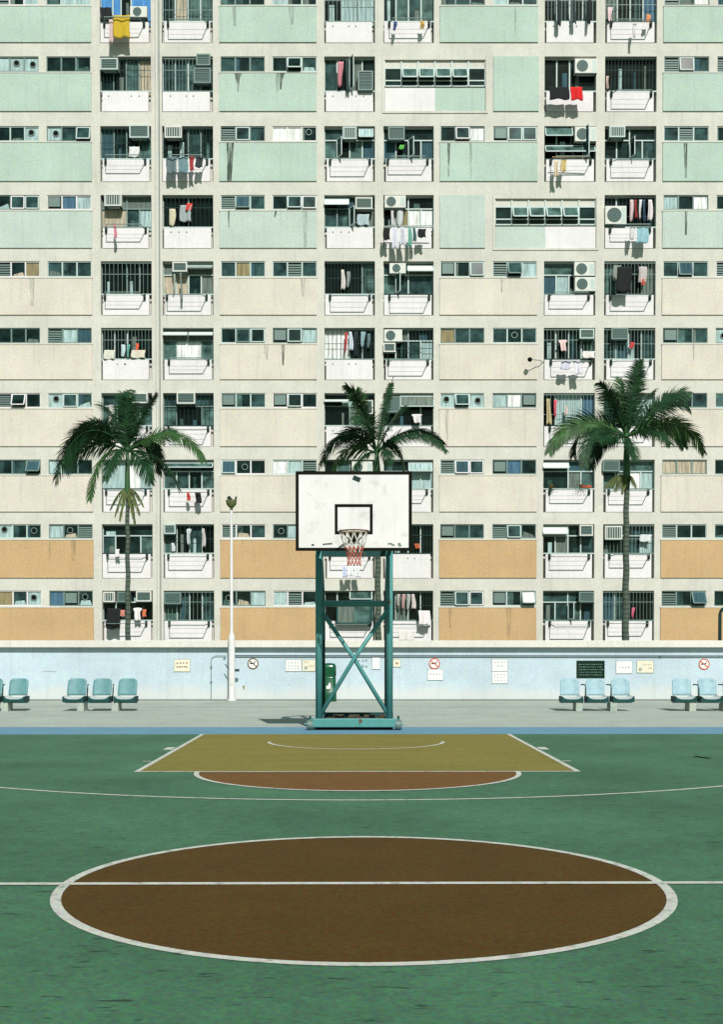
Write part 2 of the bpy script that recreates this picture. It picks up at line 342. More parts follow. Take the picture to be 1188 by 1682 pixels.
# ---------------------------------------------------------------- lamp post
LY = 31.2; lp = thing('lamp_post', 'slim white lamp post with thick base standing against the blue wall', 'lamp post', loc=(0,0,0))
lx = PX(380.5, LY, 1100); z1, z2 = PZ(1040, LY), PZ(838, LY)
MB().lathe((lx,LY,0), [(.12,0),(.12,.03),(.088,.04),(.088,z1-.12),(.05,z1),(.036,z1+.05)], 'white', 16).build('base_pole', lp, smooth=False)
MB().tube([(lx,LY,z1),(lx,LY,z2)], [.042,.034], 'white', 12).build('upper_pole', lp)
b = MB(); n = 14; 
b.lathe((lx,LY,z2), [(.03,0),(.05,.02),(.03,.05),(.06,.07),(.13,.15),(.15,.26),(.13,.27),(.05,.1)], 'dry', 16); b.build('lamp_bowl', lp, smooth=True)
b = MB()
for a in (0, 2.2, 4.1): b.bar((lx+.10*math.cos(a),LY+.1*math.sin(a),z2+.24),(lx+.13*math.cos(a+.3),LY+.13*math.sin(a+.3),z2+.36),.05,.03,'dsteel')
b.lathe((lx-.03,LY,z2+.1),[(.05,0),(.06,.2),(.0,.26)],'dsteel',10); b.build('bulb_holder', lp)
MB().box(lx-.035, lx+.035, LY-.1, LY-.086, .42, .62, 'cas').build('access_door', lp)
b = MB(); b.box(lx+.09, lx+.2, LY-.03, LY+.02, PZ(1103,LY), PZ(1099,LY), 'dsteel'); b.bar((lx-.09,LY,PZ(1099,LY)),(lx-.17,LY,PZ(1091,LY)),.02,.02,'dsteel'); b.build('pole_clamp', lp)
# ---------------------------------------------------------------- litter bin
BY = 30.9; bx0, bx1 = PX(527.5,BY,1120), PX(553,BY,1120); bc = (bx0+bx1)/2; bw = (bx1-bx0)/2; bh = PZ(1089,BY)
bn = thing('litter_bin', 'glossy dark green litter bin standing by the wall behind the hoop', 'litter bin')
def rbox(b, cx, cy, prof, k, n=6, p=4.0, seg=32):   # superellipse sections (halfwidth, z)
    base = len(b.v); i = b.m(k)
    for w, z in prof:
        for q in range(seg):
            a = 2*math.pi*q/seg; c_, s_ = math.cos(a), math.sin(a)
            b.v.append((cx+w*math.copysign(abs(c_)**(2/p), c_), cy+w*math.copysign(abs(s_)**(2/p), s_), z))
    for j_ in range(len(prof)-1):
        for q in range(seg):
            a = base+j_*seg; b.f.append((a+q, a+(q+1)%seg, a+seg+(q+1)%seg, a+seg+q)); b.mi.append(i)
    b.f.append(tuple(base+(len(prof)-1)*seg+q for q in range(seg))); b.mi.append(i); return b
rbox(MB(), bc, BY, [(bw*.96,0),(bw,.02),(bw,.24),(bw*.94,.26),(bw*.93,.62),(bw*.86,.66)], 'bin').build('body', bn, smooth=True)
rbox(MB(), bc, BY, [(bw*.90,.64),(bw*.91,.70),(bw*.95,.80),(bw*.96,bh-.12),(bw*.90,bh-.05),(bw*.66,bh-.01),(bw*.05,bh)], 'bin').build('hood', bn, smooth=True)
MB().box(bc+bw*.72, bc+bw*.93, BY-bw*.75, BY+bw*.6, .665, .80, 'black').build('opening', bn)
b = MB(); b.prism([(bc-.06,.33),(bc+.05,.33),(bc+.05,.47),(bc+.02,.5),(bc-.01,.42),(bc-.06,.4)], BY-bw-.006, BY-bw+.03, 'sign'); b.build('logo', bn)
# ---------------------------------------------------------------- benches
def make_bench(label, bk):
    t = thing('bench', label, 'bench', 'three-seat benches in front of the wall')
    for i in range(3):
        x = (i-1)*.565; w = .215; G = 8
        b = MB(); base = 0; ii = b.m(bk)
        for off in (0, .022):
            for vi in range(G+1):
                for ui in range(G+1):
                    u, v = ui/G*2-1, vi/G; r = .0 if v < .8 else (1-math.sqrt(max(0,1-((v-.8)/.2)**2)))*.06
                    q = .0 if v > .15 else .012*(1-v/.15)
                    b.v.append((x+u*(w*(1.0-.05*v)-r-q)+.012*(v-.5), .10+.09*v-.04*u*u+off, .335+.375*v))
        S = (G+1)**2
        for vi in range(G):
            for ui in range(G):
                a = vi*(G+1)+ui; b.f.append((a,a+1,a+G+2,a+G+1)); b.f.append((S+a,S+a+G+1,S+a+G+2,S+a+1)); b.mi += [ii, ii]
        rim = [vi*(G+1) for vi in range(G+1)]+[G*(G+1)+u for u in range(1,G+1)]+[vi*(G+1)+G for vi in range(G-1,-1,-1)]+[u for u in range(G-1,0,-1)]
        for a, c in zip(rim, rim[1:]+rim[:1]): b.f.append((a, c, S+c, S+a)); b.mi.append(ii)
        b.build('seat_back', t, smooth=True)
        b = MB(); n = 10      # bowl shaped pan, its sunlit shine painted pale, with a dark turned-down front lip
        def lip(u): return .262+.055*abs(u)**4
        for k in range(n):
            u0, u1 = k/n*2-1, (k+1)/n*2-1
            for (ya, yb, ka) in ((-.26, -.05, 'wear_and_shine'), (-.05, .12, 'wear_and_shine')):
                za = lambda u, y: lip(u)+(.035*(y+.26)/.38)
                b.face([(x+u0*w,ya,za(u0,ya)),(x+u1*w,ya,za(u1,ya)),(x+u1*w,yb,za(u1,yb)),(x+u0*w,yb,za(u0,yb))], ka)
            b.face([(x+u0*w*1.02,-.262,.205),(x+u1*w*1.02,-.262,.205),(x+u1*w*1.02,-.262,lip(u1)),(x+u0*w*1.02,-.262,lip(u0))], 'dteal')
        b.box(x-w*1.02,x+w*1.02,-.26,.12,.20,.215,'dteal')
        for q in (-1,1): b.box(x+q*w*1.04-.012, x+q*w*1.04+.012, -.27, .14, .20, .325, 'dteal')
        b.box(x-w*1.1, x+w*1.1, -.28, -.262+.0, .312, .330, bk) if False else None
        b.build('seat', t)
    for i in (0, 1):
        x = (i-.5)*.565
        MB().tube([(x-.03,.10,.575),(x+.0,-.02,.58),(x+.015,-.14,.57),(x+.02,-.18,.51),(x+.015,-.19,.36),(x,-.15,.24)], .015, 'dsteel', 6).build('armrest', t, smooth=True)
    MB().box(-.80,.80,-.04,.06,.17,.20,bk).build('beam', t)
    for x in (-.41, .35): MB().box(x-.075, x+.075, -.24, .14, -.01, .198, 'pave').build('leg', t, bevel=.01)
    return t
BNY = 26.1
b0 = make_bench('turquoise three-seat bench standing between the lamp post and the blank wall plate', 'bench')
b0.location = (PX(166,BNY,1150), BNY, 0)
c = copy_tree(b0); c.location.x = PX(-14,BNY,1150); tag(c, 'turquoise bench of which only one seat shows, below the blank wall plate')
b1 = make_bench('pale blue three-seat bench directly under the dark notice board', 'benchb')
b1.location = (PX(979.5,BNY,1150), BNY, 0)
c = copy_tree(b1); c.location.x = PX(1164.5,BNY,1150); tag(c, 'pale blue bench cut off by the frame below the lone round sign')
# ---------------------------------------------------------------- basketball hoop
hp = thing('basketball_hoop', 'teal steel basketball hoop with white backboard at the court end', 'basketball hoop')
YF, YR, YB = 19.8, 21.6, 18.3
xl, xr = PX(524,YF,1050), PX(640,YF,1050)
for x in (xl, xr):
    MB().tube([(x,YF,.12),(x,YF,3.45)], .058, 'teal', 16).build('front_post', hp, smooth=True)
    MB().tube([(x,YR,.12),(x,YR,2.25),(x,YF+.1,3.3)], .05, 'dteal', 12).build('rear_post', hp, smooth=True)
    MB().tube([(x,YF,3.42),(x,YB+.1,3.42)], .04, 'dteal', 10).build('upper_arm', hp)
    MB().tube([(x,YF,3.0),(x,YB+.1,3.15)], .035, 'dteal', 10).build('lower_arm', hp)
    MB().box(x-.05, x+.05, YF+.06, YR-.05, .09, .19, 'teal').build('base_rail', hp)
zm = PZ(992, YF)
MB().tube([(xl,YF,zm),(xr,YF,zm)], .045, 'teal', 12).build('crossbar', hp, smooth=True)
MB().box(xl, xr, YR-.04, YR+.04, zm+.02, zm+.13, 'dteal').build('rear_crossbar', hp)
MB().box(xl+.05, xr-.05, YF-.05, YF+.05, PZ(914,YF), PZ(903,YF), 'dteal').build('top_crossbar', hp)
for a, c in ((xl, xr), (xr, xl)):
    MB().tube([(a, YF+(.03 if a == xl else -.03), zm-.06), ((a+c)/2, YF+(.03 if a == xl else -.03), (zm+.28)/2), (c, YF, .22)], .036, 'teal', 12).build('cross_brace', hp, smooth=True)
b = MB(); b.box(xl-.11, xr+.11, YF-.07, YF+.07, .05, .195, 'teal')
b.build('front_beam', hp, bevel=.01)
MB().box(xl-.06, xr+.06, YF-.02, YF+.05, .0, .05, 'black').build('beam_foot', hp)
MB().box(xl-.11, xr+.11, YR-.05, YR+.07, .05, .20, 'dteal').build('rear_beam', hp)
b = MB(); b.box(xl+.07, xr-.07, YF+.08, YR-.06, .10, .13, 'rbrown')
b.build('ballast_tray', hp)
for i in range(4):
    x = xl+.2+i*.28; MB().box(x, x+.2, YR-.5-.1*(i%2), YR-.15, .13, .175, 'rbrown').build('ballast_slab', hp, bevel=.01)
for sx, x in ((-1, xl-.15), (1, xr+.15)):
    w_ = MB(); w_.lathe((x-.055*1, YF, .085), [(0,0),(.075,0),(.085,.015),(.085,.09),(.075,.11),(0,.11)], 'steel', 18, 'x'); w_.build('wheel', hp, smooth=False)
    b = MB(); b.box(min(x,x-sx*.08), max(x,x-sx*.08), YF-.02, YF+.02, .15, .19, 'teal'); b.tube([(x,YF,.1),(x+sx*.09,YF,.1)], .02, 'teal', 8); b.tube([(x,YF,.15),(x,YF,.24)],.018,'dteal',8); b.build('wheel_bracket', hp)
# board
bx0, bx1, bz1, bz0 = PX(486,YB,840), PX(676.5,YB,840), PZ(774.5,YB), PZ(904.5,YB); bw = 5.2/105.5
bd = MB().box(bx0, bx1, YB, YB+.04, bz0, bz1, 'board').build('backboard', hp, bevel=.006)
def ringrect(b, x0,x1,z0,z1,w,y,k,d=.006):
    b.box(x0,x1,y-d,y-.0005,z1-w,z1,k); b.box(x0,x1,y-d,y-.0005,z0,z0+w,k); b.box(x0,x0+w,y-d,y-.0005,z0+w,z1-w,k); b.box(x1-w,x1,y-d,y-.0005,z0+w,z1-w,k)
b = MB(); ringrect(b, bx0-.004, bx1+.004, bz0-.004, bz1+.004, bw, YB, 'black'); b.build('border', bd)
b = MB(); ringrect(b, PX(550,YB,850), PX(612.5,YB,850), PZ(877.5,YB), PZ(828,YB), .045, YB, 'black', .005); b.build('target_square', bd)
b = MB(); s0 = P(586,786,YB-.004); b.bar((s0.x-.055,s0.y,s0.z+.02),(s0.x+.055,s0.y,s0.z-.025),.07,.004,'dsteel')
for px, py, w_ in ((514,895,.04),(532,894,.03),(536,893.6,.03),(540,893.2,.03),(544,893,.03),(641,893,.07),(646,895,.05),(656,893,.045),(657,896,.05)):
    q = P(px,py,YB-.003); m_ = MB(); m_.box(q.x-w_/2,q.x+w_/2,YB-.004,YB-.001,q.z-.012,q.z+.012,'alud' if px > 640 else 'dsteel'); m_.build('scuff_mark', bd)
b.build('sticker', bd)
fr = MB(); 
for z in (bz0+.08, bz0+.6, bz1-.1): fr.box(bx0+.05, bx1-.05, YB+.041, YB+.09, z-.03, z+.03, 'dteal')
fr.build('board_frame', bd)
RX = PX(582, YB, 872); RZ = PZ(872.5, YB-.38); RY = YB-.15-.225
rm = MB(); pts = [(RX+.225*math.cos(a), RY+.225*math.sin(a), RZ) for a in [2*math.pi*i/40 for i in range(41)]]
rm.tube(pts, .011, 'rust', 8, False); rim = rm.build('rim', hp, smooth=True)
b = MB(); zb = PZ(892,YB); b.box(RX-.075,RX+.075,YB-.02,YB-.0065,zb,RZ+.02,'rbrown'); b.box(RX-.07,RX+.07,YB-.16,YB-.02,RZ-.008,RZ+.006,'rbrown')
for s_ in (-1,1): b.bar((RX+s_*.06,YB-.02,zb+.03),(RX+s_*.17,RY+.14,RZ-.01),.018,.018,'rust')
b.build('rim_bracket', rim)
net = MB(); NS = 12
def nr(h): return .215*(1-h)**1.3*.45+.215*.55*(1-.30*h) if h < 1 else .085
def npnt(i, h): a = 2*math.pi*i/NS; r_ = .225-.115*min(1,h*1.5)**.8+.012*math.sin(h*5); return (RX+r_*math.cos(a), RY+r_*math.sin(a), RZ-.52*h)
hs = [0,.28,.45,.58,.72,.86,1.0]
for li in range(len(hs)-1):
    k = 'netw' if li < 2 else 'netr'
    for i in range(NS):
        o = .5*(li%2)
        for s_ in (-.5,.5): net.tube([npnt(i+o,hs[li]), npnt(i+o+s_,hs[li+1])], .0065 if li>1 else .0055, k, 5, False)
for i in range(3):
    net.tube([(RX-.1+.09*i,RY-.1,RZ-.25-.02*i),(RX-.06+.07*i,RY-.13,RZ-.33),(RX+.0+.05*i,RY-.1,RZ-.22)],.006,'netw',5,False)
net.build('net', rim)
# ---------------------------------------------------------------- palms
def bez(ps, t):
    ps = list(ps)
    while len(ps) > 1: ps = [a.lerp(b_, t) for a, b_ in zip(ps, ps[1:])]
    return ps[0]
def frond(root, pts, Lm=.62, k='leaf', n=58, roll=0, drop=.42, name='frond', wid=.031, sweep=.95):
    b = MB(); N_ = 20; cur = [bez(pts, i/N_) for i in range(N_+1)]
    b.tube(cur, [.028*(1-i/N_)+.006 for i in range(N_+1)], k, 5)
    tot = sum((a-c).length for a, c in zip(cur, cur[1:])); n = int(tot*29)
    for i in range(n):
        t = .13+.87*i/n; p = bez(pts, t); T = (bez(pts, min(1,t+.02))-bez(pts, t-.02)).normalized()
        S = T.cross(Vector((0,0,1)));
        if S.length < .25: S = Vector((1,0,0)) if abs(T.x) < .5 else Vector((0,1,0))
        S.normalize(); U = S.cross(T).normalized()
        L_ = Lm*(math.sin(math.pi*min(1,.14+t*.80)))**.7*random.uniform(.85,1.1)
        for sd in (-1, 1):
            r_ = roll+sd*random.uniform(-.25,.35)
            side = (S*math.cos(r_)+U*math.sin(r_)*1)*sd if sd > 0 else -(S*math.cos(r_)+U*math.sin(r_))
            sw = sweep*(.6+.8*t); d = (side+T*sw).normalized(); q0 = p; w = wid; wv = T*.5*w
            prev = (q0-wv, q0+wv); dd = d.copy()
            for sgm in range(3):
                dd = (dd+Vector((0,0,-drop*.55))).normalized(); q1 = q0+dd*L_/3; ww = w*(1,.75,.12)[sgm]
                wv = (T-dd*T.dot(dd)).normalized()*.5*ww if (T-dd*T.dot(dd)).length > .05 else wv
                cur_ = (q1-wv, q1+wv)
                b.face([prev[0], prev[1], cur_[1], cur_[0]], k); prev = cur_; q0 = q1
    return b.build(name, root)
def palm(label, Y, base, shaft0, crown, fronds, rb, dead):
    t = thing('palm_tree', label, 'palm tree', 'palms standing behind the blue wall', (PX(base[0],Y,1040),Y,0))
    off = -t.location
    def add(o): o.location = off; return o
    zs0, zc_ = PZ(shaft0[1],Y), PZ(crown[1],Y); X0_, X1_, X2_ = PX(base[0],Y,1040), PX(shaft0[0],Y,shaft0[1]), PX(crown[0],Y,crown[1])
    n = 26; b = MB()
    b.tube([(X0_+(X1_-X0_)*(i/n)+.012*math.sin(i*1.3), Y, zs0*i/n) for i in range(n+1)], [rb*(1.25-.42*(i/n)+(.10*(1-i/3) if i < 3 else 0))*(1+.035*(i%2)) for i in range(n+1)], 'trunk', 14); add(b.build('trunk', t, smooth=True))
    b = MB(); b.tube([(X1_,Y,zs0-.03),(X1_,Y,zs0+.2),((X1_+X2_)/2,Y,(zs0+zc_)/2),(X2_,Y,zc_)], [rb*1.0,rb*1.25,rb*1.05,rb*.6], 'shaft', 14); add(b.build('crownshaft', t, smooth=True))
    for f in fronds:
        pts = [Vector((X2_,Y,zc_-.1))]+[P(x,y,Y)+Vector((0,0,0)) for x, y in f[0]]
        dy = f[1]
        for i, q in enumerate(pts): q.y = Y+dy*(i/(len(pts)-1))
        # keep the pixel position of points that move towards or away from the court
        for i in range(1, len(pts)): pts[i] = P(*f[0][i-1], pts[i].y)
        fx = list(f[2:]); fx[0] *= 1.04; hz = abs((pts[-1]-pts[0]).x) > abs((pts[-1]-pts[0]).z)*.6
        add(frond(t, pts, fx[0], fx[1], 58, random.choice([-1,1])*random.uniform(.35,1.0) if hz else random.uniform(-.5,.5)))
    for x, y, s in dead:
        c0 = Vector((X1_,Y,zs0+.25)) if s > 0 else Vector((X1_,Y,zs0-.1)); e = P(x,y,Y-.3)
        add(frond(t, [c0, (c0+e)/2+Vector((0,0,.35)), e], .38*abs(s), 'dry', 30, 0, 1.4, 'dry_frond', .025))
    return t
LF = 'leaf'; L2 = 'leaf2'
palm('palm in front of the drainpipe columns with dry skirt fronds below its crown', 36.0, (210,1050), (209,818), (209,735), [
 ([(222,700),(240,670),(257,645)], .2, .34, LF), ([(204,690),(209,655)], -.3, .6, LF), ([(218,690),(232,668)], .5, .5, LF), ([(190,690),(178,665),(170,668)], .6, .55, LF),
 ([(170,690),(125,690),(100,745),(90,795)], -.6, .62, LF), ([(175,670),(110,700),(112,780)], .9, .6, LF), ([(170,720),(145,725),(122,745),(118,770)], -1.2, .6, LF),
 ([(180,735),(158,740),(150,790),(146,822)], -.9, .5, L2), ([(245,715),(285,690),(320,720),(334,757)], -.3, .60, L2), ([(240,730),(270,700),(288,708)], .5, .6, LF),
 ([(235,740),(262,745),(285,770),(296,806)], -.8, .5, LF), ([(225,745),(240,760),(248,795)], -1.1, .55, LF), ([(196,730),(180,750),(172,790)], -1.4, .5, LF),
 ([(215,700),(190,650),(215,640)], 1.2, .5, LF), ([(185,700),(150,680),(130,700)], 1.4, .6, LF), ([(240,700),(260,735),(262,780)], 1.0, .5, LF)],
 .072, [(188,848,.7),(230,846,.8),(222,862,.7),(180,838,.6),(196,856,.6),(236,832,.6)])
palm('palm rising directly behind the backboard with one long upright frond', 36.0, (622,1050), (620,790), (619,738), [
 ([(628,690),(638,650),(646,619)], .1, .2, LF), ([(606,690),(596,650),(568,632)], -.2, .5, LF), ([(600,680),(590,655),(585,640)], .3, .5, L2),
 ([(600,710),(555,690),(530,740),(524,768)], -.5, .6, LF), ([(600,715),(570,690),(535,720),(531,760)], .8, .62, LF), ([(590,735),(575,725),(550,745),(540,790)], -.9, .6, L2),
 ([(645,720),(680,700),(715,715),(734,742)], -.3, .42, LF), ([(645,712),(680,695),(712,705),(730,730)], .5, .42, LF), ([(640,725),(655,725),(662,745),(664,775)], -.7, .45, LF), ([(630,730),(640,740),(640,765)], -1.0, .4, LF),
 ([(640,690),(655,675),(662,668)], .4, .42, LF), ([(605,740),(585,750),(575,790)], -1.2, .5, LF), ([(600,690),(580,700),(560,720)], 1.2, .5, LF), ([(610,700),(600,670),(580,690)], -1.0, .55, LF)],
 .085, [])
palm('tallest palm with a yellowish skirt standing behind the wall by notice board', 35.2, (1028,1050), (1030,800), (1030,712), [
 ([(1035,680),(1040,640),(1050,592)], .1, .5, LF), ([(1040,670),(1048,630),(1054,590)], .3, .3, LF), ([(1018,680),(1000,640),(986,628)], -.3, .48, LF), ([(1024,670),(1022,640),(1019,622)], .4, .42, L2), ([(1010,680),(1000,650),(1004,640)], 1.0, .5, LF),
 ([(990,690),(950,680),(915,710),(902,744)], -.5, .6, L2), ([(995,685),(950,680),(925,700),(915,725)], .6, .6, LF), ([(1000,700),(975,690),(962,725),(960,768)], -.9, .62, LF), ([(1000,700),(960,690),(940,715),(942,750)], .9, .6, LF), ([(1005,720),(985,715),(972,740),(972,770)], 1.2, .55, LF),
 ([(1060,690),(1090,655),(1120,640),(1134,646)], -.2, .52, LF), ([(1060,690),(1100,640),(1125,650),(1135,675)], .7, .52, LF), ([(1060,700),(1105,675),(1140,700),(1158,745)], -.6, .58, L2), ([(1060,695),(1100,680),(1115,700),(1125,735)], .9, .55, LF),
 ([(1045,715),(1070,690),(1095,715),(1103,730)], -1.1, .5, LF), ([(1036,720),(1042,735),(1046,755)], -.9, .45, LF), ([(1040,690),(1060,650),(1078,640)], .9, .4, LF), ([(1015,715),(1000,705),(985,725)], -1.3, .5, LF)],
 .095, [(1002,796,1),(1010,806,.9),(1046,800,.8),(994,800,.8),(1022,812,.7)])
# ---------------------------------------------------------------- apartment building
F = 47.8
top = [-22,92.6,207,320.2,429,538.4,645.5,754.9,861,970.2]
sil = [8.4,117.8,232,344.4,454.9,563.6,669.7,779,884.5,995.5]
par = [35.4,150,261,373.4,483.5,590,699.3,803,909,1019]
bot = [70.7,183.8,298.7,408.4,518.2,624.2,734,841.4,950,1058]
ZT, ZS, ZP, ZB = [[PZ(y,F) for y in a] for a in (top, sil, par, bot)]
SW = dict(A=(-6,65),B=(78,150),E=(363,435.5),F=(448,520.5),I=(724,796),J=(810,882),M=(1090,1163.5),N=(1177,1249))
BC = dict(C=(165.5,249),D=(267,350.5),G=(533,616),H=(630,712.5),K=(894,978.5),L=(993,1077.5))
bl = thing('apartment_building', 'long ten-storey housing block with mint cream and orange panels behind the court', 'apartment building')
openings = []
for r in range(10):
    for c, (a, d) in SW.items():
        if (r, c) in ((1,'I'),(1,'J'),(3,'I'),(3,'J')): continue
        openings.append((PX(a,F), PX(d,F), ZS[r], ZT[r], .10))
    for c, (a, d) in BC.items():
        if (r, c) in ((1,'H'),(3,'K')): continue
        openings.append((PX(a,F), PX(d,F), ZB[r], ZT[r], .30))
ST = [(1,632,797,98,182), (3,813.5,979,326,407)]
for r, a, d, y0, y1 in ST: openings.append((PX(a,F), PX(d,F), PZ(y1,F), PZ(y0,F), .12))
XL, XR, ZTOP = PX(-420,F), PX(1610,F), PZ(-130,F)
xs = sorted({XL, XR} | {round(o[i],4) for o in openings for i in (0,1)}); zs = sorted({-.5, ZTOP} | {round(o[i],4) for o in openings for i in (2,3)})
b = MB(); vid = {}
def vv(x, y, z):
    k = (round(x,4), round(y,4), round(z,4))
    if k not in vid: vid[k] = len(b.v); b.v.append((x,y,z))
    return vid[k]
ci = b.m('concrete')
for x0, x1 in zip(xs, xs[1:]):
    for z0, z1 in zip(zs, zs[1:]):
        cx, cz = (x0+x1)/2, (z0+z1)/2
        if any(o[0] < cx < o[1] and o[2] < cz < o[3] for o in openings): continue
        b.f.append((vv(x0,F,z0), vv(x1,F,z0), vv(x1,F,z1), vv(x0,F,z1))); b.mi.append(ci)
for x0, x1, z0, z1, d in openings:
    for q in (((x0,z0),(x1,z0)),((x1,z0),(x1,z1)),((x1,z1),(x0,z1)),((x0,z1),(x0,z0))):
        (xa_,za),(xb_,zb_) = q; b.face([(xa_,F,za),(xb_,F,zb_),(xb_,F+d,zb_),(xa_,F+d,za)], 'concrete')
    if d > .11: b.face([(x0,F+d,z0),(x1,F+d,z0),(x1,F+d,z1),(x0,F+d,z1)], 'concrete')
b.face([(XL,F,-.5),(XL,F,ZTOP),(XL,F+12,ZTOP),(XL,F+12,-.5)],'concrete'); b.face([(XR,F,-.5),(XR,F+12,-.5),(XR,F+12,ZTOP),(XR,F,ZTOP)],'concrete')
b.face([(XL,F,ZTOP),(XR,F,ZTOP),(XR,F+12,ZTOP),(XL,F+12,ZTOP)],'concrete'); b.face([(XL,F+12,-.5),(XL,F+12,ZTOP),(XR,F+12,ZTOP),(XR,F+12,-.5)],'concrete')
b.build('concrete_frame', bl)
pcol = ['mint']*3+['mint2']+['cream']*4+['orange']*2
def panel(a, d, z0, z1, k, pr=.045):
    b = MB(); b.box(PX(a,F), PX(d,F), F-pr, F-.0, z0, z1, k, 'b'); b.build('spandrel_panel', bl)
for r in range(10):
    for a, d in ((-8,151.5),(361,520.5),(722.5,883),(1088,1248)):
        if a == 722.5 and r in (1, 3): continue
        panel(a, d, ZB[r]+.02, ZS[r]-.07, pcol[r])
        sl = MB(); sl.box(PX(a-.5,F), PX(d+.5,F), F-.06, F-.001, ZS[r]-.069, ZS[r]-.035, 'concrete'); sl.build('sill', bl)
panel(810, 884.5, ZB[1]+.02, ZT[1]-.02, 'mint'); panel(722.5, 797, ZB[3]+.02, ZT[3]-.02, 'mint2')
for i, (a, d) in enumerate(((-410,-260),(-165,-22),(1263,1400),(1450,1600))):
    for r in range(10): panel(a, d, ZB[r]+.02, ZS[r]-.07, pcol[r])
MB().tube([(PX(258.5,F), F-.09, 0), (PX(258.5,F), F-.09, ZTOP)], .045, 'cas', 8).build('drainpipe', bl)
MB().tube([(PX(262.5,F), F-.05, 0), (PX(262.5,F), F-.05, ZTOP)], .018, 'alud', 6).build('vent_pipe', bl)
# stair windows
for r, a, d, y0, y1 in ST:
    X0, X1 = PX(a,F), PX(d,F); st = MB(); n = 6; w = (X1-X0)/n
    h0, h1, h2, h3 = (PZ(y0,F), PZ(y0+13,F), PZ(y0+32,F), PZ(y0+42,F))
    yb = F+.10
    for i in range(n+1): x = X0+(X1-X0)*i/n; st.box(max(X0,x-.03), min(X1,x+.03), yb-.05, yb, h3, h0, 'alu')
    for z in (h1, h2-.03, h3): 
        for i in range(n): st.box(X0+w*i+.031, X0+w*(i+1)-.031, yb-.045, yb-.002, z-.025, z+.025, 'alu')
    fo = st.build('stair_window', bl)
    pn = MB()
    for i in range(n):
        xa_, xb_ = X0+w*i, X0+w*(i+1)
        pn.face([(xa_,yb-.01,h1),(xb_,yb-.01,h1),(xb_,yb-.01,h0),(xa_,yb-.01,h0)], 'concrete')
        pn.face([(xa_,yb-.01,h3),(xb_,yb-.01,h3),(xb_,yb-.01,h1),(xa_,yb-.01,h1)], 'pane_d')
    pn.build('pane', fo)
    for i in range(1, n-1):
        s_ = MB(); xa_, xb_ = X0+w*i+.05, X0+w*(i+1)-.05; dz = h1-h2; ang = R(28)
        def sp(x, u, t_=0): return (x, yb-.06-math.sin(ang)*u-t_*math.cos(ang), h1-.02-math.cos(ang)*u+t_*math.sin(ang))
        U = dz*1.05
        s_.face([sp(xa_,0), sp(xb_,0), sp(xb_,U), sp(xa_,U)], 'pane_m')
        for (p_, q_, k_) in ((sp(xa_,0),sp(xb_,0),1),(sp(xa_,U),sp(xb_,U),1),(sp(xa_,0),sp(xa_,U),1),(sp(xb_,0),sp(xb_,U),1)): s_.bar(p_, q_, .05, .03, 'alu')
        s_.build('open_sash', fo)
    xm = (X0+X1)/2; pz = PZ(y0+46,F)
    lo, hi = ('white','mint') if r == 1 else ('mint2','white')
    MB().box(X0+.01, xm, F+.03, F+.11, PZ(y1,F)+.01, pz, lo).box(xm+.001, X1-.01, F+.03, F+.11, PZ(y1,F)+.01, pz, hi).build('apron_panel', bl)
    b = MB(); q = .03
    ex0, ex1, ez0, ez1 = X0-.1, X1+.1, PZ(y1,F)-.1, PZ(y0,F)+.12
    b.box(ex0,ex1,F-.03,F,ez0,ez0+.08,'concrete','b'); b.box(ex0,ex0+.08,F-.03,F,ez0+.081,ez1,'concrete','b'); b.box(ex1-.08,ex1,F-.03,F,ez0+.081,ez1,'concrete','b'); b.build('surround', bl)
# strip windows
S = {0:dict(A='ldp',B='dpp',E='tdd',F='pdd',I='ttd',J='pdt',M='ldw',N='ddd'),1:dict(A='pff',B='ddd',E='tdt',F='dot',M='lot',N='ldd'),
2:dict(A='ddf',B='fto',E='lot',F='wwx',I='dow',J='loo',M='tlt',N='ddt'),3:dict(A='doo',B='lcp',E='lot',F='doo',M='pdw',N='dtd'),
4:dict(A='ldy',B='ttt',E='tyt',F='tlt',I='ldo',J='lop',M='tot',N='ldd'),5:dict(A='ddd',B='lpb',E='doo',F='lop',I='ytt',J='txt',M='ltt',N='fdd'),
6:dict(A='lod',B='fot',E='ldt',F='lod',I='fof',J='pwl',M='ddt',N='mdd'),7:dict(A='dto',B='pdd',E='oxd',F='wpl',I='loo',J='lcd',M='sss',N='dtd'),
8:dict(A='fdx',B='pxl',E='ldt',F='xpp',I='ltt',J='lod',M='ldd',N='ddd'),9:dict(A='ytf',B='clx',E='xdp',F='pld',I='loo',J='ldo',M='ldo',N='dld')}
FRM = ['alu','alud','alud','white','alu','alud']
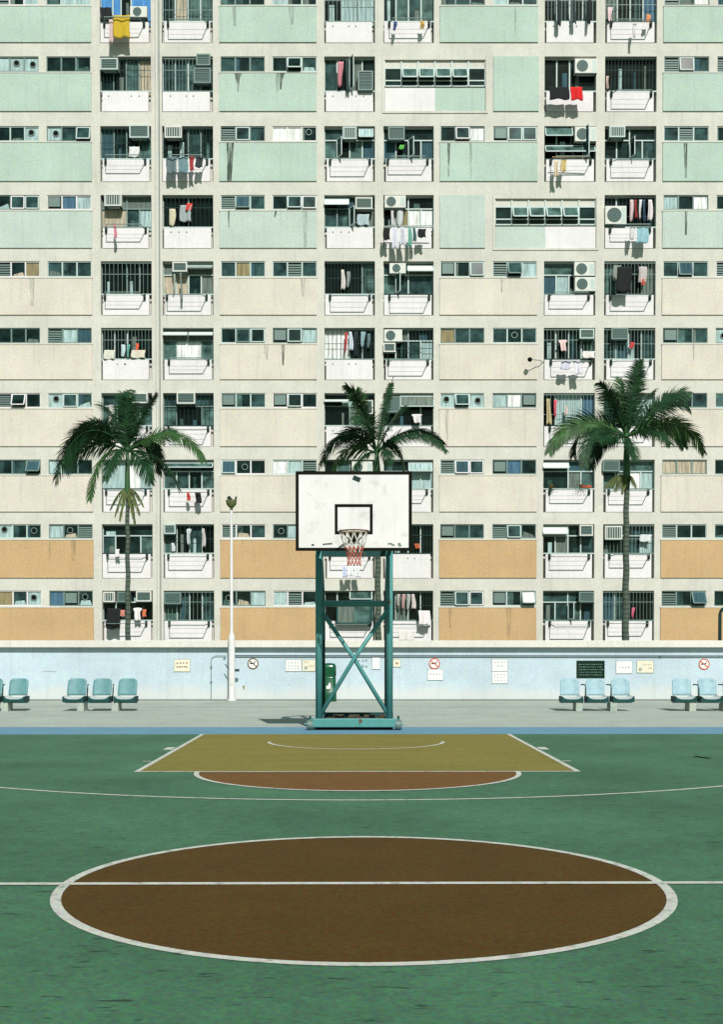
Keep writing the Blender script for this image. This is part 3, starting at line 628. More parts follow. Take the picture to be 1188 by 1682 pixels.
for r in range(10):
    for c, codes in S[r].items():
        X0, X1, Z0, Z1 = PX(SW[c][0],F), PX(SW[c][1],F), ZS[r], ZT[r]; rnd = random.Random(r*31+ord(c))
        fk = rnd.choice(FRM); f = MB(); yb = F+.085; n = 3
        f.box(X0,X1,F+.03,yb,Z0,Z0+.045,fk); f.box(X0,X1,F+.03,yb,Z1-.04,Z1,fk)
        for i in range(n+1):
            x = X0+(X1-X0)*i/n; f.box(max(X0,x-.028),min(X1,x+.028),F+.031,yb-.001,Z0+.046,Z1-.041,fk)
        fo = f.build('window', bl); pn = MB(); w = (X1-X0)/n
        for i, k in enumerate(codes):
            xa_, xb_ = X0+w*i, X0+w*(i+1); mk_ = {'l':'k','x':'d','f':'p','o':'d'}.get(k, k)
            pn.face([(xa_,F+.07,Z0),(xb_,F+.07,Z0),(xb_,F+.07,Z1),(xa_,F+.07,Z1)], 'pane_'+mk_)
            if mk_ in 'dt' and k != 'o' and rnd.random() < .35:    # a drawn curtain or shelf behind the glass
                u = rnd.uniform(.1,.5)*w; pn.face([(xa_+.03,F+.068,Z0),(xa_+.03+u,F+.068,Z0),(xa_+.03+u,F+.068,Z1),(xa_+.03,F+.068,Z1)], 'pane_'+rnd.choice('mgbt'))
            if mk_ in 'dt' and rnd.random() < .3: pn.face([(xa_+.05,F+.067,Z0+.04),(xb_-.05,F+.067,Z0+.04),(xb_-.12,F+.067,Z0+rnd.uniform(.1,.3)),(xa_+.1,F+.067,Z0+rnd.uniform(.1,.3))], 'pane_'+rnd.choice('mgps'))
        pn.build('pane', fo)
        for i, k in enumerate(codes):
            xa_, xb_ = X0+w*i+.035, X0+w*(i+1)-.035; hz = Z1-Z0
            if k == 'l':
                s_ = MB(); lk = rnd.choice(['steel','alud','steel'])
                if rnd.random() < .6:
                    for q in range(5): z = Z0+.1+q*(hz-.15)/5; s_.bar((xa_,F+.045,z),(xb_,F+.045,z),.055,.015,lk)
                    s_.build('louvre', fo)
                else: s_.box(xa_+.03,xb_-.03,F-.02,F+.06,Z0+hz*.2,Z1-.09,lk); s_.build('vent_box', fo)
            elif k in 'xf':
                s_ = MB(); cx, cz = (xa_+xb_)/2+rnd.uniform(-.06,.06), Z0+hz*rnd.uniform(.5,.65)
                s_.lathe((cx,F+.06,cz), [(0,-.02),(.10,-.02),(.10,.005)], 'black' if k == 'f' else 'pane_k', 14, 'y')
                s_.lathe((cx,F+.05,cz), [(.10,-.02),(.13,-.02),(.13,.012)], 'alud' if k == 'f' else 'steel', 14, 'y')
                s_.build('exhaust_fan', fo)
            elif k == 'o':
                s_ = MB(); ang = R(rnd.choice([4,9,16,26])); ok = rnd.choice(['white','alu','alu','alud'])
                if (r,c) in ((9,'M'),(9,'J'),(7,'A')): ang = R(30)
                U = hz-.1
                def sp(x, u): return (x, F+.02-math.sin(ang)*u, Z1-.05-math.cos(ang)*u)
                s_.face([sp(xa_,0),sp(xb_,0),sp(xb_,U),sp(xa_,U)], 'pane_w' if (r,c) == (9,'J') else 'pane_'+rnd.choice('ttdb'))
                for p_, q_ in ((sp(xa_,0),sp(xb_,0)),(sp(xa_,U),sp(xb_,U)),(sp(xa_,0),sp(xa_,U)),(sp(xb_,0),sp(xb_,U))): s_.bar(p_, q_, .042, .03, ok)
                s_.build('open_sash', fo)
# stains below some windows
def stain(pts, k='stain'):
    b = MB(); b.face([P(x,y,F-.049) for x, y in pts], k); b.build('stain', bl)
stain([(384,119),(397,119),(393,133),(392,150),(390,150),(388,133)]); stain([(456,119),(468,119),(464,132),(462,147),(460,147),(458,132)])
stain([(372,234),(384,234),(382,270),(380,297),(373,297),(373,270)]); stain([(374,346),(377,346),(376.5,374),(375,374)])
stain([(1124,235),(1130,235),(1129,292),(1126,292)]); stain([(1126,347),(1130,347),(1129,386),(1126,386)]); stain([(735,235),(740,235),(738,290),(736,290)])
stain([(452,346),(455,346),(452,357),(450,357)]); stain([(823,456),(826,456),(825,480),(824,480)]); stain([(462,566),(468,566),(466,600),(464,600)])
stain([(700+325,120),(1028,120),(1027,122),(1026,122)])
rs = random.Random(5)
for i in range(15):
    r = rs.randrange(10); a, d = rs.choice([(0,150),(363,519),(725,881),(1090,1186)])
    if a == 725 and r in (1,3): continue
    x = rs.uniform(a+3, d-14); w_ = rs.uniform(3, 11); y0 = sil[r]+2.4; y1 = y0+rs.uniform(.4,1)*(bot[r]-1-y0)
    stain([(x,y0),(x+w_,y0),(x+w_*.8,y1),(x+w_*.3,y1)], 'faint')
# balconies ------------------------------------------------------------------
ORD = ['tenth-floor','ninth-floor','eighth-floor','seventh-floor','sixth-floor','fifth-floor','fourth-floor','third-floor','second-floor','lowest-floor']
COL = dict(C='behind the dry-skirted palm', D='between drainpipe and lamp post', G='above the green litter bin', H='above the paired round sign', K='above the dark notice board', L='behind the tallest palm')
def where(r, c): return f'{ORD[r]} balcony {COL[c]}'
Bd = {}
def bay(k, codes, flags='r', acs=(), items=()): Bd[k] = (codes, flags, acs, items)
bay('C0','BBkBB','r',[(214,36-8,240,50-20,'')] and [(213,10,241,28,'s','small round-fan condenser unit')],[('cloth',165,12,183,34,(.01,.012,.012),'black bag-like cloth',.1),('cloth',186,25,213,62,(.42,.29,.02),'bright yellow towel',.5),('cloth',178,32,186,70,(.5,.38,.36),'pink and white cloth',.45)])
bay('D0','dsmm','br')
bay('G0','kpp','bp')
bay('H0','dmtm','r',[],[('cloth',646,35,652,50,(.05,.08,.2),'small navy cloth',.4),('cloth',690,34,697,47,(.45,.3,.1),'small ochre cloth',.4)])
bay('K0','kdkd','bp',[],[('cloth',915,0,922,42,(.02,.03,.03),'long dark hanging garment',.35),('cloth',940,0,947,38,(.03,.05,.05),'long grey-green hanging garment',.35),('cloth',966,0,972,40,(.015,.02,.02),'long black hanging garment',.35)])
bay('L0','gkdc','br',[],[('cloth',998,12,1008,35,(.6,.45,.47),'pale pink round cloth',.1),('cloth',1062,24,1069,35,(.65,.25,.1),'small orange cloth',.45),('cloth',1040,38,1046,62,(.55,.55,.55),'white narrow cloth',.45)])
bay('C1','dkms','bp',[(164,95,193,114,'b','pale boxy air conditioner')])
bay('D1','ttmt','bp',[(322,88,345,107,'b','upper dark boxy air conditioner'),(318,111,346,136,'b','lower dark boxy air conditioner')])
bay('G1','tkgd','p',[(588,116,613,148,'b','big squarish air conditioner')],[('cloth',554,101,564,142,(.42,.17,.2),'long pink garment',.15),('cloth',568,96,574,150,(.03,.06,.06),'long dark garment',.2)])
bay('K1','kkdd','p',[(945,96,982,120,'s','wide round-fan condenser unit')],[('cloth',903,143,936,163,(.008,.01,.01),'black folded towel',.55),('cloth',938,143,958,164,(.5,.012,.012),'bright red towel',.55)])
bay('L1','kkkk','br',[],[('cloth',996,125,1002,146,(.5,.38,.34),'small pinkish cloth',.1)])
bay('C2','bdkm','br',[(212,205,244,226,'b','pale boxy air conditioner')],[('cloth',211,241,228,258,(.55,.56,.55),'white square cloth',.02)])
bay('D2','kktd','br',[(270,207,298,226,'b','barred boxy air conditioner')],[('cloth',274,257,290,285,(.1,.14,.15),'grey-blue garment',.45),('cloth',292,258,308,284,(.12,.2,.22),'greenish garment',.5),('cloth',310,257,320,280,(.3,.04,.04),'dark red garment',.5),('cloth',321,258,333,275,(.03,.04,.04),'black garment',.5)])
bay('G2','t/mkmb','r',[(563,208,586,228,'b','small boxy air conditioner')],[('awn',590,210,613,226,'p')])
bay('H2','d/bkkb','r',[(638,208,665,229,'b','pale boxy air conditioner')],[('cloth',656,238,664,245,(.1,.4,.08),'small bright green cloth',.02)])
bay('K2','kkkk','r',[(945,208,981,232,'s','wide round-fan condenser unit')],[('awn',897,206,941,224,'m'),('awn',897,238,978,250,'m'),('cloth',910,264,920,290,(.5,.42,.28),'cream garment',.5),('cloth',922,262,931,282,(.45,.36,.16),'ochre garment',.5),('pole',908,258,968,258,(.4,.22,.08),'orange-brown bamboo pole',.5)])
bay('L2','kd/ddtt','r',[(1002,207,1028,225,'b','blue-grey boxy air conditioner')])
bay('C3','gg/sstp','r',[(171,318,199,338,'b','white-cased boxy air conditioner')],[('cloth',186,368,191,390,(.5,.2,.24),'narrow pink garment',.5)])
bay('D3','kkkk','bp',[],[('cloth',295,337,314,364,(.25,.29,.29),'checked grey cloth',.05),('cloth',305,334,315,346,(.5,.05,.03),'small red cloth',.08),('cloth',277,343,288,371,(.45,.42,.3),'cream cloth',.05)])
bay('G3','k/ttgg','p',[(584,324,612,343,'b','white-cased boxy air conditioner')],[('awn',533,326,573,337,'w'),('cloth',587,352,607,370,(.3,.38,.4),'pale blue bundle',.05)])
bay('H3','dk/kyww','n',[(632,321,667,341,'s','wide round-fan condenser unit')],[('pole',630,372,712,371,(.35,.38,.36),'pale steel clothes pole',.55),('cloth',642,345,649,371,(.5,.5,.5),'white upper shirt',.05),('cloth',652,342,662,371,(.42,.45,.45),'pale grey upper shirt',.05),
 ('cloth',630,374,641,394,(.01,.012,.012),'black lower shirt',.55),('cloth',643,373,655,408,(.5,.5,.56),'long white lower shirt',.55),('cloth',656,373,667,402,(.45,.45,.5),'off-white lower shirt',.6),('cloth',670,374,677,405,(.12,.3,.24),'teal lower garment',.55),('cloth',678,374,684,396,(.05,.1,.1),'dark teal lower garment',.6),('cloth',687,376,700,390,(.01,.012,.012),'small black lower garment',.55)])
bay('L3','kkkk','br',[(995,338,1030,368,'s','big round-fan condenser unit')],[('cloth',1035,328,1041,364,(.5,.4,.4),'pinkish hanging shirt',.02),('cloth',1043,328,1048,358,(.35,.05,.05),'red hanging shirt',.02),('cloth',1050,328,1055,360,(.55,.55,.55),'white hanging shirt',.02),('cloth',1057,328,1062,364,(.05,.09,.16),'navy hanging shirt',.02),('cloth',1065,328,1073,362,(.55,.5,.5),'off-white hanging shirt',.02),
 ('cloth',1047,373,1066,399,(.22,.38,.42),'light blue jeans-like cloth',.5),('cloth',1035,372,1044,394,(.5,.5,.5),'small white rack cloth',.5)])
bay('C4','kkkk','br'); 
bay('D4','gg/ssdg','r',[(283,430,307,446,'b','small boxy air conditioner')],[('awn',308,435,348,440,'m'),('cloth',284,448,287,484,(.3,.33,.28),'narrow pale strip of cloth',.1),('cloth',296,448,299,494,(.2,.24,.2),'narrow greyish strip of cloth',.3)])
bay('G4','kkkm','br',[],[('cloth',560,443,567,475,(.5,.47,.44),'white hanging shirt',.02),('cloth',569,446,575,472,(.2,.23,.22),'grey hanging shirt',.02)])
bay('H4','tg/mttt','r',[(640,432,667,449,'s','small round-fan condenser unit')],[('awn',670,436,712,446,'w')])
bay('K4','m/bpkk','r',[(944,430,978,453,'s','upper round-fan condenser unit'),(945,455,979,478,'s','lower round-fan condenser unit')])
bay('L4','mkkg','br',[],[('cloth',1008,436,1020,462,(.2,.22,.18),'grey bundled cloth',.1),('cloth',1014,438,1038,480,(.006,.008,.008),'large black cloth',.5),('cloth',1050,438,1063,465,(.4,.36,.35),'pale grey bundled cloth',.1),('cloth',1053,458,1060,468,(.5,.08,.05),'small red cloth',.12)])
bay('C5','kkkk','bp',[],[('cloth',170,575,188,590,(.5,.5,.42),'whitish folded cloth',.05),('cloth',198,566,205,586,(.4,.5,.5),'pale bottle-like cloth',.05),('cloth',208,566,213,588,(.1,.3,.25),'small teal cloth',.05),('cloth',222,564,227,577,(.6,.12,.05),'small orange-red cloth',.05),('cloth',215,575,238,588,(.5,.47,.38),'cream folded cloth',.06)])
bay('D5','gg/mwwm','r',[],[('awn',268,545,307,551,'w'),('awn',310,545,349,551,'w')])
bay('G5','wwkk','bp',[],[('cloth',566,546,570,578,(.4,.04,.04),'narrow red garment',.02),('cloth',573,545,580,575,(.45,.5,.55),'pale blue garment',.02),('cloth',582,545,588,585,(.02,.03,.04),'black garment',.02),('cloth',592,545,600,570,(.2,.3,.33),'grey-blue garment',.02),('cloth',603,548,608,572,(.1,.16,.16),'dark teal garment',.02)])
bay('H5','gk/kktp','br',[(631,541,661,561,'s','upper round-fan condenser unit'),(630,563,650,578,'b','lower boxy air conditioner')])
bay('K5','kkdm','br',[(953,540,977,556,'b','pale boxy air conditioner')],[('shirt',919,558,933,577,(.58,.44,.42),'pale pink shirt',.15),('cloth',958,577,978,588,(.6,.55,.52),'folded white towel',.2),('cloth',922,592,938,607,(.48,.47,.55),'lilac square cloth',.55),('shirt',942,592,959,615,(.55,.55,.6),'white shirt',.55)])
bay('L5','tbkt','br',[(1005,539,1033,557,'b','dark-faced boxy air conditioner')],[('cloth',1035,562,1042,572,(.4,.05,.05),'small dark red cloth',.02)])
bay('C6','tt/mkgm','r',[(213,645,242,662,'b','grilled boxy air conditioner')],[('cloth',178,665,186,695,(.5,.47,.45),'whitish hanging garment',.02)])
bay('D6','tt/mkkm','br',[(290,644,320,663,'b','pale boxy air conditioner')])
bay('G6','k/kkgk','p',[(590,657,613,680,'b','pale squarish air conditioner')],[('awn',533,656,573,660,'w'),('cloth',588,682,593,697,(.55,.55,.55),'small white cloth',.05)])
bay('H6','kkkk','p',[(636,651,658,677,'b','grey squarish air conditioner')],[('awn',658,650,713,668,'g'),('shirt',677,680,694,695,(.55,.52,.52),'white shirt',.3)])
bay('K6','kppc','br',[],[('cloth',897,655,907,697,(.35,.3,.17),'long tan garment',.05),('cloth',910,657,916,685,(.5,.08,.12),'crimson garment',.05),('cloth',928,666,933,682,(.5,.4,.35),'pale pink garment',.05)])
bay('L6','tkpp','r')
bay('C7','ppwp','r'); 
bay('D7','tt/mtkm','r',[],[('awn',268,760,349,768,'m'),('cloth',306,808,312,822,(.5,.05,.04),'small red sock',.45),('cloth',321,808,330,826,(.01,.012,.012),'small black garment',.45)])
bay('G7','kmgg','r',[(578,758,612,777,'s','wide round-fan condenser unit')]); 
bay('H7','dd/kkpp','r',[],[('awn',672,760,710,774,'p')])
bay('K7','tb/ddgm','r',[],[('awn',893,760,935,769,'w'),('plant',906,803,0,0,0,'',0),('plant',955,803,0,0,0,'',0),('cloth',957,797,972,801,(.4,.07,.03),'red plant trough cloth',.05)])
bay('L7','tm/mgwp','r',[(991,756,1019,774,'b','dark-faced boxy air conditioner')],[])
bay('C8','dd/tkdm','r',[],[('cloth',190,902,196,915,(.6,.6,.6),'small white cloth',.3)])
bay('D8','mktk','br',[(269,861,288,877,'b','small grey boxy air conditioner')],[('cloth',281,892,287,906,(.5,.52,.52),'small white box-like cloth',.05),('shirt',306,868,314,895,(.4,.45,.44),'pale grey shirt',.02),('cloth',332,868,337,898,(.45,.42,.42),'narrow whitish garment',.02)])
bay('G8','kkkk','r',[],[('cloth',562,930,570,948,(.45,.48,.62),'bluish white garment',.6),('cloth',571,930,581,946,(.6,.6,.62),'bright white garment',.6),('cloth',583,930,592,948,(.58,.58,.6),'plain white garment',.6)])
bay('H8','kkkk','bp',[],[('cloth',682,893,690,901,(.4,.1,.04),'small orange-red cloth',.05)])
bay('K8','td/kgdt','r',[(953,862,975,880,'b','small grey boxy air conditioner')],[('awn',893,866,933,877,'w')])
bay('L8','tt/ddtp','br',[(995,864,1023,886,'b','cream barred boxy air conditioner')],[('cloth',1052,878,1070,890,(.5,.53,.53),'white folded towel',.02)])
bay('C9','dd/kdkk','r',[(169,972,188,989,'b','first small boxy air conditioner of three'),(192,972,213,989,'b','middle small boxy air conditioner of three'),(223,971,248,988,'b','last wide boxy air conditioner of three')],[('cloth',175,999,197,1033,(.006,.008,.008),'large black coat',.5),('cloth',197,1002,205,1012,(.5,.2,.16),'small coral cloth',.1),('shirt',219,998,233,1020,(.6,.58,.57),'white shirt',.3),('cloth',234,1001,240,1013,(.55,.15,.07),'small orange cloth',.1)])
bay('D9','mtkt','br',[(269,973,297,992,'b','dark-faced boxy air conditioner')])
bay('G9','kdmm','r',[],[('awn',575,970,611,984,'m'),('wbox',554,990,610,1024)])
bay('H9','kgkk','br',[],[('cloth',652,976,658,996,(.35,.33,.3),'grey striped shirt',.02),('cloth',660,976,666,1000,(.4,.25,.25),'reddish striped shirt',.02),('cloth',668,976,674,1002,(.3,.32,.3),'greenish grey shirt',.02),('cloth',676,976,683,1000,(.5,.45,.42),'pale striped shirt',.02),('cloth',688,1003,707,1028,(.6,.56,.56),'white towel',.4),('cloth',655,1036,680,1052,(.55,.53,.5),'pale square cloth',.5)])
bay('K9','tt/dtmd','r',[(952,972,977,989,'b','dark-faced boxy air conditioner')])
bay('L9','btkk','br',[],[('cloth',1038,998,1043,1015,(.5,.12,.18),'small pink garment',.02)])
# drying rack (one model, copied)
def make_rack():
    t = empty('drying_rack'); w = .80; dd = .58
    f = MB()
    for s_ in (-1, 1): f.bar((s_*w,-.02,0),(s_*(w-.12),-dd,-.01),.026,.026,'steel')
    f.bar((-(w-.12),-dd,-.01),(w-.12,-dd,-.01),.028,.028,'steel'); f.build('frame', t)
    rd = MB()
    for i in range(1, 3): y = -dd*i/3; rd.bar((-w+.04*i,y,.0),(w-.04*i,y,.0),.006,.006,'steel')
    rd.build('line_wire', t)
    for s_ in (-1, 1): b = MB(); b.box(s_*w-.045,s_*w+.045,-.07,.0,-.11,.11,'dsteel'); b.bar((s_*w,-.02,-.1),(s_*w,-.2,0),.02,.02,'dsteel'); b.build('bracket', t)
    return t
rack0 = None; NBLT = 0
def acunit(r, c, a, n_):
    x0, y0, x1, y1, ty, desc = a
    Yf = F-.14 if ty == 'b' else F-.12; q0, q1 = P(x0,y1,Yf), P(x1,y0,Yf); X0, X1, Z0, Z1 = q0.x, q1.x, q0.z, q1.z
    t = thing('air_conditioner', f'{desc} on {where(r,c)}', 'air conditioner', 'air conditioners on the housing block')
    rnd = random.Random(x0*7+y0); ck = rnd.choice(['cas','cas','alu','alud']) if 'dark' not in desc and 'dim' not in desc else 'alud'
    if 'white' in desc or 'cream' in desc: ck = 'cas'
    if ty == 'b':
        b = MB(); w = .05
        b.box(X0,X1,Yf+.03,F+.18,Z0,Z1,ck); ringrect(b,X0,X1,Z0,Z1,w,Yf+.03,ck,.03); b.build('casing', t)
        b = MB(); b.face([(X0+w,Yf+.022,Z0+w),(X1-w,Yf+.022,Z0+w),(X1-w,Yf+.022,Z1-w),(X0+w,Yf+.022,Z1-w)],'coil')
        n = int((X1-X0)/.1) if (rnd.random() < .3 and 'dim' not in desc and 'dark' not in desc) or 'barred' in desc else 0
        for i in range(n): x = X0+w+(X1-X0-2*w)*(i+.5)/n; b.box(x-.012,x+.012,Yf+.006,Yf+.02,Z0+w,Z1-w,ck)
        if not n:
            for i in range(5): z = Z0+w+(Z1-Z0-2*w)*(i+.5)/5; b.box(X0+w,X1-w,Yf+.010,Yf+.02,z-.008,z+.008,'alud')
        b.build('grille', t)
    else:
        b = MB(); b.box(X0,X1,Yf,F+.16,Z0,Z1,'cas'); b.build('casing', t, bevel=.015)
        rr = (Z1-Z0)*.40; cx = X0+rr+.07 if 'small' not in desc else (X0+X1)/2-.05
        MB().lathe((cx,Yf,(Z0+Z1)/2), [(0,-.004),(rr,-.004),(rr,.0)], 'coil', 24, 'y').build('fan', t)
        b = MB()
        for k_ in (.35,.7,1.0): b.lathe((cx,Yf-.004,(Z0+Z1)/2), [(rr*k_-.012,-.006),(rr*k_,-.006),(rr*k_,0),(rr*k_-.012,0)], 'steel', 22, 'y')
        b.build('fan_guard', t)
        if X1-X0 > .75: MB().box(X1-.2,X1-.03,Yf-.004,Yf,Z0+.08,Z1-.08,'alu').build('side_vent', t)
    b = MB(); b.box(X0+.03,X0+.06,Yf-.0,F+.15,Z0-.05,Z0-.002,'dsteel'); b.box(X1-.06,X1-.03,Yf-.0,F+.15,Z0-.05,Z0-.002,'dsteel'); b.box(X0+.061,X1-.061,Yf+.01,Yf+.04,Z0-.05,Z0-.004,'dsteel'); b.build('bracket', t)
def cloth(r, c, it, name=None):
    kind, x0, y0, x1, y1, col, desc, off = it
    Yc = F-off; q0, q1 = P(x0,y1,Yc), P(x1,y0,Yc); X0, X1, Z0, Z1 = q0.x, q1.x, q0.z, q1.z; w, h = X1-X0, Z1-Z0
    if kind == 'pole':
        o = MB().tube([(X0,Yc,PZ(y0,Yc)),(X1,Yc-.05,PZ(y1,Yc))], .02, cmat(col), 6).build('clothes_pole')
        return tag(o, f'{desc} on {where(r,c)}', 'clothes pole')
    rnd = random.Random(x0*13+y0); nu, nv = 12, 10; ph = rnd.uniform(0,6); b = MB(); i_ = b.m(cmat(col)); pts = []
    for sgn in (0, 1):
        for vi in range(nv+1):
            v = vi/nv
            for ui in range(nu+1):
                u = ui/nu; ww = 1.0
                if kind == 'shirt': ww = 1.0 if v < .3 else .66
                elif w < .45*h: ww = .8+.2*math.sin(v*3+ph)
                x = X0+w*(.5+(u-.5)*ww)+.02*math.sin(v*4+ph); d = (.015+.03*v)*math.sin(u*9+ph+v*1.5)
                z = Z1-h*v*(1-.03*math.sin(u*8+ph)-(.10*abs(u-.5) if kind == 'shirt' else 0))-(.05*abs(u-.5)*2*h if kind == 'shirt' and v == 0 else 0)
                b.v.append((x, Yc+d+(.018 if sgn else 0), z))
    Sn = (nu+1)*(nv+1)
    for vi in range(nv):
        for ui in range(nu):
            a = vi*(nu+1)+ui; b.f += [(a,a+1,a+nu+2,a+nu+1),(Sn+a,Sn+a+nu+1,Sn+a+nu+2,Sn+a+1)]; b.mi += [i_,i_]
    rim_ = [v_*(nu+1) for v_ in range(nv+1)]+[nv*(nu+1)+u_ for u_ in range(1,nu+1)]+[v_*(nu+1)+nu for v_ in range(nv-1,-1,-1)]+[u_ for u_ in range(nu-1,0,-1)]
    for a, d in zip(rim_, rim_[1:]+rim_[:1]): b.f.append((a,d,Sn+d,Sn+a)); b.mi.append(i_)
    nm = next((n for n in ('towel','shirt','coat','sock','bundle') if n in desc), 'garment' if 'garment' in desc else 'cloth')
    o = b.build('laundry_'+nm if nm in ('cloth','bundle','garment') else nm, smooth=True)
    return tag(o, f'{desc} on {where(r,c)}', 'laundry' , 'washing hung out on the balconies')
for key, (codes, flags, acs, items) in Bd.items():
    c, r = key[0], int(key[1]); X0, X1 = PX(BC[c][0],F), PX(BC[c][1],F); zt_, zp_, zb_ = ZT[r], ZP[r], ZB[r]; rnd = random.Random(r*17+ord(c))
    gl, gr = rnd.choice([.03,.07,.10]), rnd.choice([.08,.10,.12])
    b = MB(); b.box(X0+gl, X1-gr, F-.02, F+.12, zb_+.012, zp_-.03, 'white')
    if 'p' in flags:
        for i in range(3): x = X0+.35+i*.32+(.6 if rnd.random() < .3 else 0); b.box(x-.02,x+.02,F-.035,F-.02,zp_-.22,zp_-.18,'dsteel')
    bal = b.build('balcony', bl)
    b = MB(); b.box(X0+.005, X1-.005, F+.0, F+.05, zp_-.02, zp_+.025, rnd.choice(['alud','dsteel','alu'])); b.build('handrail', bal)
    tp_, bt = codes.split('/') if '/' in codes else ('', codes)
    zsplit = zt_-(zt_-zp_)*.36 if tp_ else zt_; yb = F+.24; fk = rnd.choice(['alu','alu','alud','alu'])
    f, pn = MB(), MB()
    for row, za, zz in ((bt, zp_-.05, zsplit), (tp_, zsplit, zt_)):
        n = len(row)
        if not n: continue
        for i, k in enumerate(row):
            xa_, xb_ = X0+(X1-X0)*i/n, X0+(X1-X0)*(i+1)/n; pn.face([(xa_,yb,za),(xb_,yb,za),(xb_,yb,zz),(xa_,yb,zz)], 'pane_'+k)
            if k in 'kdt' and rnd.random() < .5:
                u0 = rnd.uniform(.08,.5); u1 = u0+rnd.uniform(.15,.4); u1 = min(u1,.95); z_ = za+(zz-za)*rnd.uniform(.3,.85)
                pn.face([(xa_+(xb_-xa_)*u0,yb-.004,za),(xa_+(xb_-xa_)*u1,yb-.004,za),(xa_+(xb_-xa_)*u1,yb-.004,z_),(xa_+(xb_-xa_)*u0,yb-.004,z_)], 'pane_'+rnd.choice('mgbtp'))
        wl = [0]+[i for i in range(1,n) if row[i] != row[i-1] or rnd.random() < .55]+[n]
        for i in wl:
            x = X0+(X1-X0)*i/n; f.box(max(X0+.001,x-.026),min(X1-.001,x+.026),yb-.05,yb-.006,za,zz-.001,fk)
        f.box(X0+.03,X1-.03,yb-.055,yb-.007,zz-.05,zz-.002,fk)
    f.build('window_frame', bal); pn.build('pane', bal)
    if 'b' in flags:
        gk = rnd.choice(['alud','dsteel','dsteel','steel']); b = MB(); n = rnd.choice([12,14,15]); zm_ = zp_+(zt_-zp_)*rnd.choice([.5,.62,.35])
        for i in range(1, n): x = X0+(X1-X0)*i/n; b.box(x-.007,x+.007,F+.05,F+.064,zp_+.03,zt_-.01,gk)
        for z in (zm_, zt_-.06): b.box(X0+.01,X1-.01,F+.046,F+.049,z-.012,z+.012,gk)
        b.build('grille', bal)
    elif rnd.random() < .45:     # an opened casement
        b = MB(); x = X0+(X1-X0)*rnd.choice([.25,.5,.75]); a = R(rnd.choice([60,75,-65])); wd = .38
        xe, ye = x+wd*math.cos(a), F+.05-abs(math.sin(a))*wd; z0_, z1_ = zp_+.06, zsplit-.06
        b.face([(x,F+.05,z0_),(xe,ye,z0_),(xe,ye,z1_),(x,F+.05,z1_)], 'pane_t')
        for p_, q_ in (((x,F+.05,z0_),(xe,ye,z0_)),((x,F+.05,z1_),(xe,ye,z1_)),((x,F+.05,z0_),(x,F+.05,z1_)),((xe,ye,z0_),(xe,ye,z1_))): b.bar(p_, q_, .035, .035, 'alu')
        b.build('open_casement', bal)
    if 'r' in flags:
        if rack0 is None: rack0 = make_rack(); rk = rack0
        else: rk = copy_tree(rack0)
        rk.location = ((X0+X1)/2+rnd.uniform(-.05,.05), F-.025, zp_-.13); rk.rotation_euler = (R(rnd.choice([0,4,8,14,-5])),0,0)
        tag(rk, f'grey steel drying rack projecting from {where(r,c)}', 'drying rack', 'drying racks on the balconies')
    for n_, a in enumerate(acs): acunit(r, c, a, n_)
    for it in items:
        if it[0] == 'awn':
            _, x0, y0, x1, y1, k = it; b = MB(); p0, p1 = PX(x0,F,y0), PX(x1,F,y0); za, zz = PZ(y1,F), PZ(y0,F)
            b.prism([(p0,0),(p1,0)] and [(p0,za),(p1,za),(p1,zz),(p0,zz)], F-.03, F-.0, 'alu')
            b = MB(); b.face([(p0,F-.10,za),(p1,F-.10,za),(p1,F+.1,zz),(p0,F+.1,zz)], 'pane_'+k if k != 'w' else 'white')
            for q in (((p0,F-.1,za),(p1,F-.1,za)),((p0,F+.1,zz),(p1,F+.1,zz)),((p0,F-.1,za),(p0,F+.1,zz)),((p1,F-.1,za),(p1,F+.1,zz))): b.bar(q[0],q[1],.04,.03,'alu')
            b.build('awning', bal)
        elif it[0] == 'wbox':      # projecting window cage with dark frame
            q0, q1 = P(it[1],it[4],F-.3), P(it[3],it[2],F-.3); b = MB(); xa_, xb_, za, zz = q0.x, q1.x, q0.z, q1.z
            b.face([(xa_,F-.28,za),((xa_+xb_)/2,F-.28,za),((xa_+xb_)/2,F-.28,zz),(xa_,F-.28,zz)], 'pane_g'); b.face([((xa_+xb_)/2,F-.28,za),(xb_,F-.28,za),(xb_,F-.28,zz),((xa_+xb_)/2,F-.28,zz)], 'pane_m')
            for q in (((xa_,F-.3,za),(xb_,F-.3,za)),((xa_,F-.3,zz),(xb_,F-.3,zz)),((xa_,F-.3,za),(xa_,F-.3,zz)),((xb_,F-.3,za),(xb_,F-.3,zz)),((xa_,F-.3,zz),(xa_,F+.1,zz)),((xb_,F-.3,zz),(xb_,F+.1,zz)),((xa_,F-.3,za),(xa_,F+.0,za)),((xb_,F-.3,za),(xb_,F+.0,za))): b.bar(q[0],q[1],.07,.07,'dteal')
            b.build('window_cage', bal)
        elif it[0] == 'plant':
            t = thing('potted_plant', f"small green plant in a pot {'under' if it[1]<930 else 'beyond'} the awning, {where(r,c)}", 'potted plant', 'plants on the balcony ledge')
            q = P(it[1], it[2], F-.08); MB().lathe((q.x,q.y,zp_+.03), [(0,0),(.06,0),(.085,.13),(.075,.13),(.0,.11)], 'rust', 12).build('pot', t)
            b = MB(); 
            for i in range(90):
                a = random.uniform(0,6.28); rr = random.uniform(.02,.3); z = zp_+.16+random.uniform(-.3,.16); p_ = Vector((q.x+rr*math.cos(a), q.y-.05+.3*rr*math.sin(a), z)); s_ = .035
                v1 = Vector((random.uniform(-1,1),random.uniform(-1,1),random.uniform(-1,1))).normalized()*s_; v2 = Vector((random.uniform(-1,1),random.uniform(-1,1),random.uniform(-1,1))).normalized()*s_
                b.face([p_, p_+v1, p_+v1+v2, p_+v2], 'leaf2')
            b.build('foliage', t)
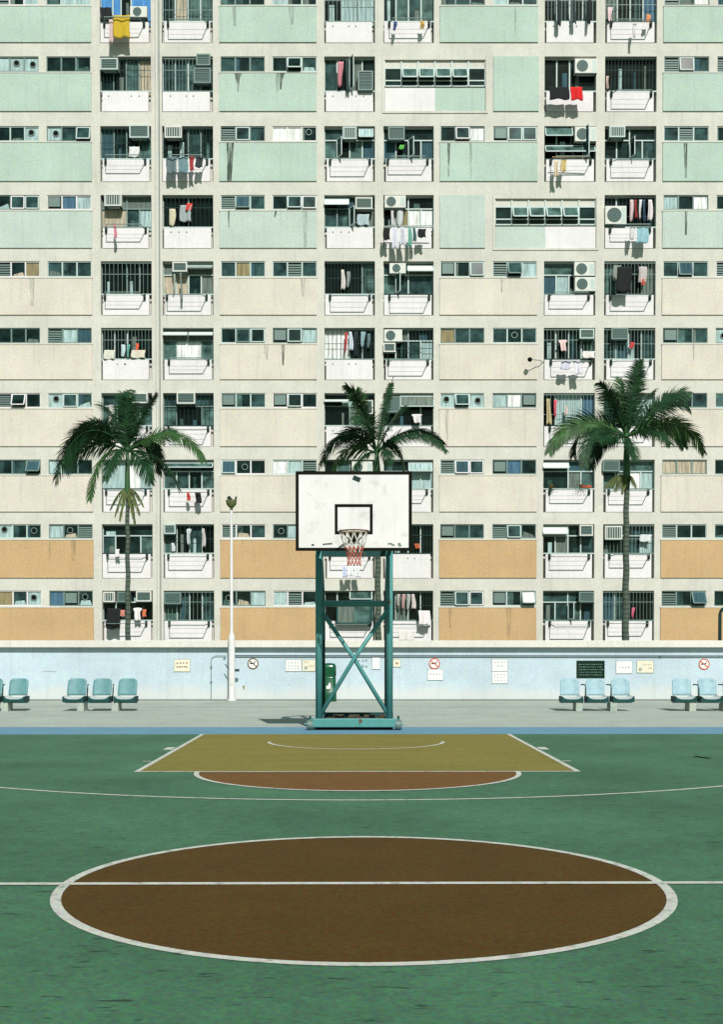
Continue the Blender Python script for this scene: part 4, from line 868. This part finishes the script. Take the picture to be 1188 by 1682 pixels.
        else: cloth(r, c, it)
# lone bracket lamp beside fifth-floor balcony K
t = thing('bracket_lamp', 'small black ball lamp on an arm beside a balcony above the notice board', 'lamp'); q = P(871,590.5,F-.5)
MB().lathe(q, [(0,-.1),(.07,-.07),(.10,0),(.07,.07),(0,.1)], 'black', 12).build('lamp_head', t, smooth=True)
MB().tube([q, (PX(886,F,588), F-.25, q.z+.03), (PX(893,F,588), F-.0, q.z)], .015, 'steel', 6).build('arm', t)
# standing pipe at the edge
t = thing('vent_pipe', 'dark steel pipe bending over at its top behind the wall end', 'pipe'); Yp = 33.5; x = PX(1183.5,Yp,1020)
zq = PZ(1001,Yp); MB().tube([(x,Yp,0),(x,Yp,zq-.15),(x+.03,Yp,zq-.04),(x+.13,Yp,zq+.04),(x+.35,Yp,zq+.08)], .05, 'dsteel', 10).build('pipe_stem', t, smooth=True)
# ---------------------------------------------------------------- light
EL, AZ = R(40.5), R(12)      # sun behind the camera, a little to the right
d = Vector((-math.sin(AZ)*math.cos(EL), math.cos(AZ)*math.cos(EL), -math.sin(EL)))
sd = bpy.data.lights.new('sun', 'SUN'); sd.energy = 4.55; sd.angle = R(.53); sd.color = (1, .955, .925)
so = bpy.data.objects.new('sun', sd); C.objects.link(so); so.rotation_euler = d.to_track_quat('-Z', 'Y').to_euler()
w = bpy.data.worlds.new('World'); bpy.context.scene.world = w; w.use_nodes = True; nt = w.node_tree
sk = nt.nodes.new('ShaderNodeTexSky'); sk.sky_type = 'NISHITA'; sk.sun_disc = False; sk.sun_elevation = EL; sk.sun_rotation = math.pi-AZ
sk.air_density = 1.2; sk.dust_density = 1.5
tm = nt.nodes.new('ShaderNodeMix'); tm.data_type = 'RGBA'; tm.blend_type = 'MULTIPLY'; tm.inputs[0].default_value = 1; tm.inputs[7].default_value = (.68, 1.06, .90, 1)
nt.links.new(sk.outputs[0], tm.inputs[6]); nt.links.new(tm.outputs[2], nt.nodes['Background'].inputs[0]); nt.nodes['Background'].inputs[1].default_value = .056
sc = bpy.context.scene; sc.view_settings.view_transform = 'Standard'; sc.view_settings.look = 'None'; sc.view_settings.exposure = 0.32; sc.view_settings.gamma = 1
